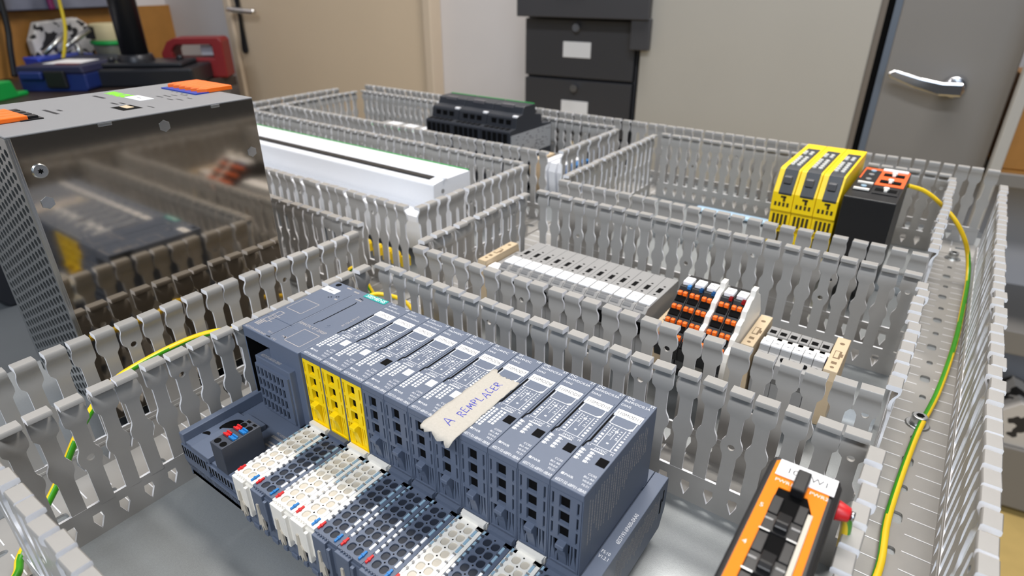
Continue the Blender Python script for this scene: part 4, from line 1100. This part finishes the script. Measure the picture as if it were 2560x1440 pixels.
# work table carrying the plate
t = thing('work_table', 'dark grey work table under the mounting plate', 'table', (-150,150,FLZ))
MB().box(-900,503,-420,520,820,847.4).build('table_top', M_TABLE, t, bevel=2)
for x in (-860,440):
    for y in (-380,440): MB().box(x,x+50,y,y+50,0,820).build('leg', M_CABD, t, bevel=2)
# black case on the table left of the power supply
t = thing('black_case', 'black plastic case with a white tag standing left of the power supply', 'case', (-372,22,-2.5), 0.05)
MB().prism([(-50,0),(50,0),(62,14),(62,58),(56,64),(-56,64),(-62,58),(-62,14)], 'x', -150, 40).box(-148,38,-63,63,36,40).build('shell', M_IRON, t, bevel=2)
MB().box(40,41.5,-30,-8,40,56).build('tag', M_LABEL, t, bevel=.5)

# ------------------------------------------------------------------ left workbench and what stands on it
BTZ = -50
t = thing('workbench', 'dark brown workbench along the left wall in the background', 'workbench', RP(-2080,1000,FLZ), TH)
MB().box(-370,240,-900,470,770,800).build('bench_top', M_BENCH, t, bevel=3)
MB().box(-360,220,-880,450,60,770).build('cupboard', M_CABD, t, bevel=3)
o = MB().box(0,14,0,1150,0,196).build('back_board', M_WOOD, loc=RP(-2452,560,BTZ), rz=TH, bevel=1); tag(o, 'brown chipboard panel standing against the left wall', 'panel')
# blue tool box
t = thing('tool_box', 'navy blue plastic tool box on the left workbench', 'tool box', RP(-2030,1000,BTZ), TH+.5)
MB().prism([(-88,0),(88,0),(96,8),(96,50),(-96,50),(-96,8)], 'y', 0, 300).build('lower_tray', M_NAVY, t, bevel=4)
MB().prism([(-98,50),(98,50),(92,70),(-92,70)], 'y', -4, 305).build('lid', mat('navy_lid', srgb(34,36,66), .5), t, bevel=4)
MB().box(-14,44,-12,2,12,58).build('latch', M_BLACK, t, bevel=3)
MB().box(-50,50,50,160,70,71).build('label_sheet', M_LABEL, t); MB().box(-10,56,40,56,70,71.6).build('red_stripe', M_CRIM, t)
MB().box(-86,-20,-14,0,34,56).build('grip', M_NAVY, t, bevel=5)
# column stand
t = thing('column_stand', 'black iron column stand with heavy base on the left workbench', 'stand', RP(-1935,1245,BTZ), TH+.6)
MB().box(-150,150,-95,95,0,52).box(-125,115,-70,70,52,66).build('base', M_IRON, t, bevel=10)
MB().cyl((-40,0,64),38,900,'z',28).build('column', M_IRON, t)
MB().cyl((-40,0,62),54,24,'z',28,r2=46).build('collar', M_IRON, t, bevel=3)
MB().cyl((-100,-30,64),9,16,'z',12).build('clamp_bolt', M_IRON, t); MB().cyl((80,20,64),9,14,'z',12).build('clamp_bolt', M_IRON, t)
# red canister with handle
t = thing('red_canister', 'dark red plastic canister with a handle hole beside the cream door', 'canister', RP(-1925,1405,BTZ), TH+.62)
out_ = [(-95,0),(95,0),(95,112),(86,122),(-50,122),(-72,112),(-95,78)]; hol = [(-62,62),(62,62),(62,96),(56,102),(-44,102),(-54,96),(-62,84)]
mb = MB(); vs = [(x,y,z) for y in (-45,45) for ring in (out_,hol) for x, z in ring]; n = 7; fs = []
for i in range(n):
    j = (i+1) % n
    fs += [(i,j,n+j,n+i),(2*n+i,3*n+i,3*n+j,2*n+j),(i,2*n+i,2*n+j,j),(n+i,n+j,3*n+j,3*n+i)]
mb.add(vs, fs).build('body', M_CRIM, t, bevel=7, seg=3)
MB().box(8,52,10,30,64,94).build('white_tag', M_LABEL, t, bevel=3)
# newspaper wrapped box, bins, jar and tools
o = MB().prism([(0,0),(190,0),(190,150),(160,172),(30,164),(0,110)], 'x', 0, 40).build('newspaper_box', M_PAPER, loc=RP(-2420,1150,BTZ), rz=TH, bevel=6); tag(o, 'crumpled box with black and white print before the chipboard', 'box')
o = MB().prism([(0,0),(150,0),(165,66),(-12,66)], 'x', 0, 90).build('blue_bin', mat('royal_blue', srgb(40,70,190), .45), loc=RP(-2370,1110,BTZ), rz=TH, bevel=4); tag(o, 'bright blue open bin behind the tool box', 'bin')
t = thing('storage_tub', 'round tub with green rim and beige label by the iron column', 'tub', RP(-2270,1345,BTZ), TH)
MB().cyl((0,0,0),50,92,'z',28,r2=62).build('body', mat('clear_grey', srgb(104,104,92), .4, 0, .3, 60), t, bevel=3)
MB().cyl((0,0,92),68,12,'z',28).build('rim', M_GREEN, t, bevel=2)
MB().cyl((0,0,104),62,52,'z',28,r2=60).build('upper_pot', mat('pale_beige', srgb(190,178,140), .6), t, bevel=3)
MB().box(-40,10,-64,-50,110,148).build('dark_patch', M_BLACK, t)
for k, (a, b) in enumerate((((-2255,1110,30),(-2255,1190,84)),((-2246,1150,32),(-2246,1262,92)),((-2240,1205,52),(-2238,1214,4)))):
    o = MB().tube([RP(*a), RP(*b)], 8, 10).build('steel_tool', M_ZINC); tag(o, ['bright steel tool leaning up to the right on the tool box','bright steel tool crossing over the other one','short bright steel tool with round tip by the tool box'][k], 'tool')
o = MB().tube(smooth([RP(-2210,1135,10), RP(-2205,1150,50), RP(-2205,1170,110), RP(-2210,1180,200), RP(-2190,1190,420)]), 5, 10).build('hanging_cable', mat('yellow_cable', srgb(214,190,40), .5)); tag(o, 'yellow cable hanging down above the blue tool box', 'cable')
o = MB().tube(smooth([RP(-2370,1060,-40), RP(-2372,1075,40), RP(-2374,1090,110), RP(-2374,1100,240)]), 9, 10).build('hanging_cable', M_BLACK); tag(o, 'black cable hanging in front of the chipboard at far left', 'cable')
o = MB().prism([(0,0),(190,0),(190,12),(150,12),(140,46),(0,46)], 'x', 0, 150).build('green_tray', M_GREEN, loc=RP(-2090,700,BTZ), rz=TH+.5, bevel=4); tag(o, 'bright green plastic tray at the left picture edge', 'tray')

o = MB().prism([(0,0),(560,0),(560,150),(430,160),(420,60),(300,70),(290,140),(120,130),(100,40),(0,60)], 'x', 0, 60).build('parts_bin', mat('blue_grey_bins', srgb(112,116,132), .5, 0, .4, 14), loc=RP(-2452,930,150), rz=TH, bevel=4); tag(o, 'blue-grey parts bins above the chipboard panel at top left', 'bin')
o = MB().tube(smooth([RP(-2380,1240,150), RP(-2384,1242,200), RP(-2380,1245,330)]), 9, 10).build('hanging_cable', mat('magenta_cable', srgb(130,30,90), .5)); tag(o, 'magenta cable hanging at the top left above the chipboard', 'cable')
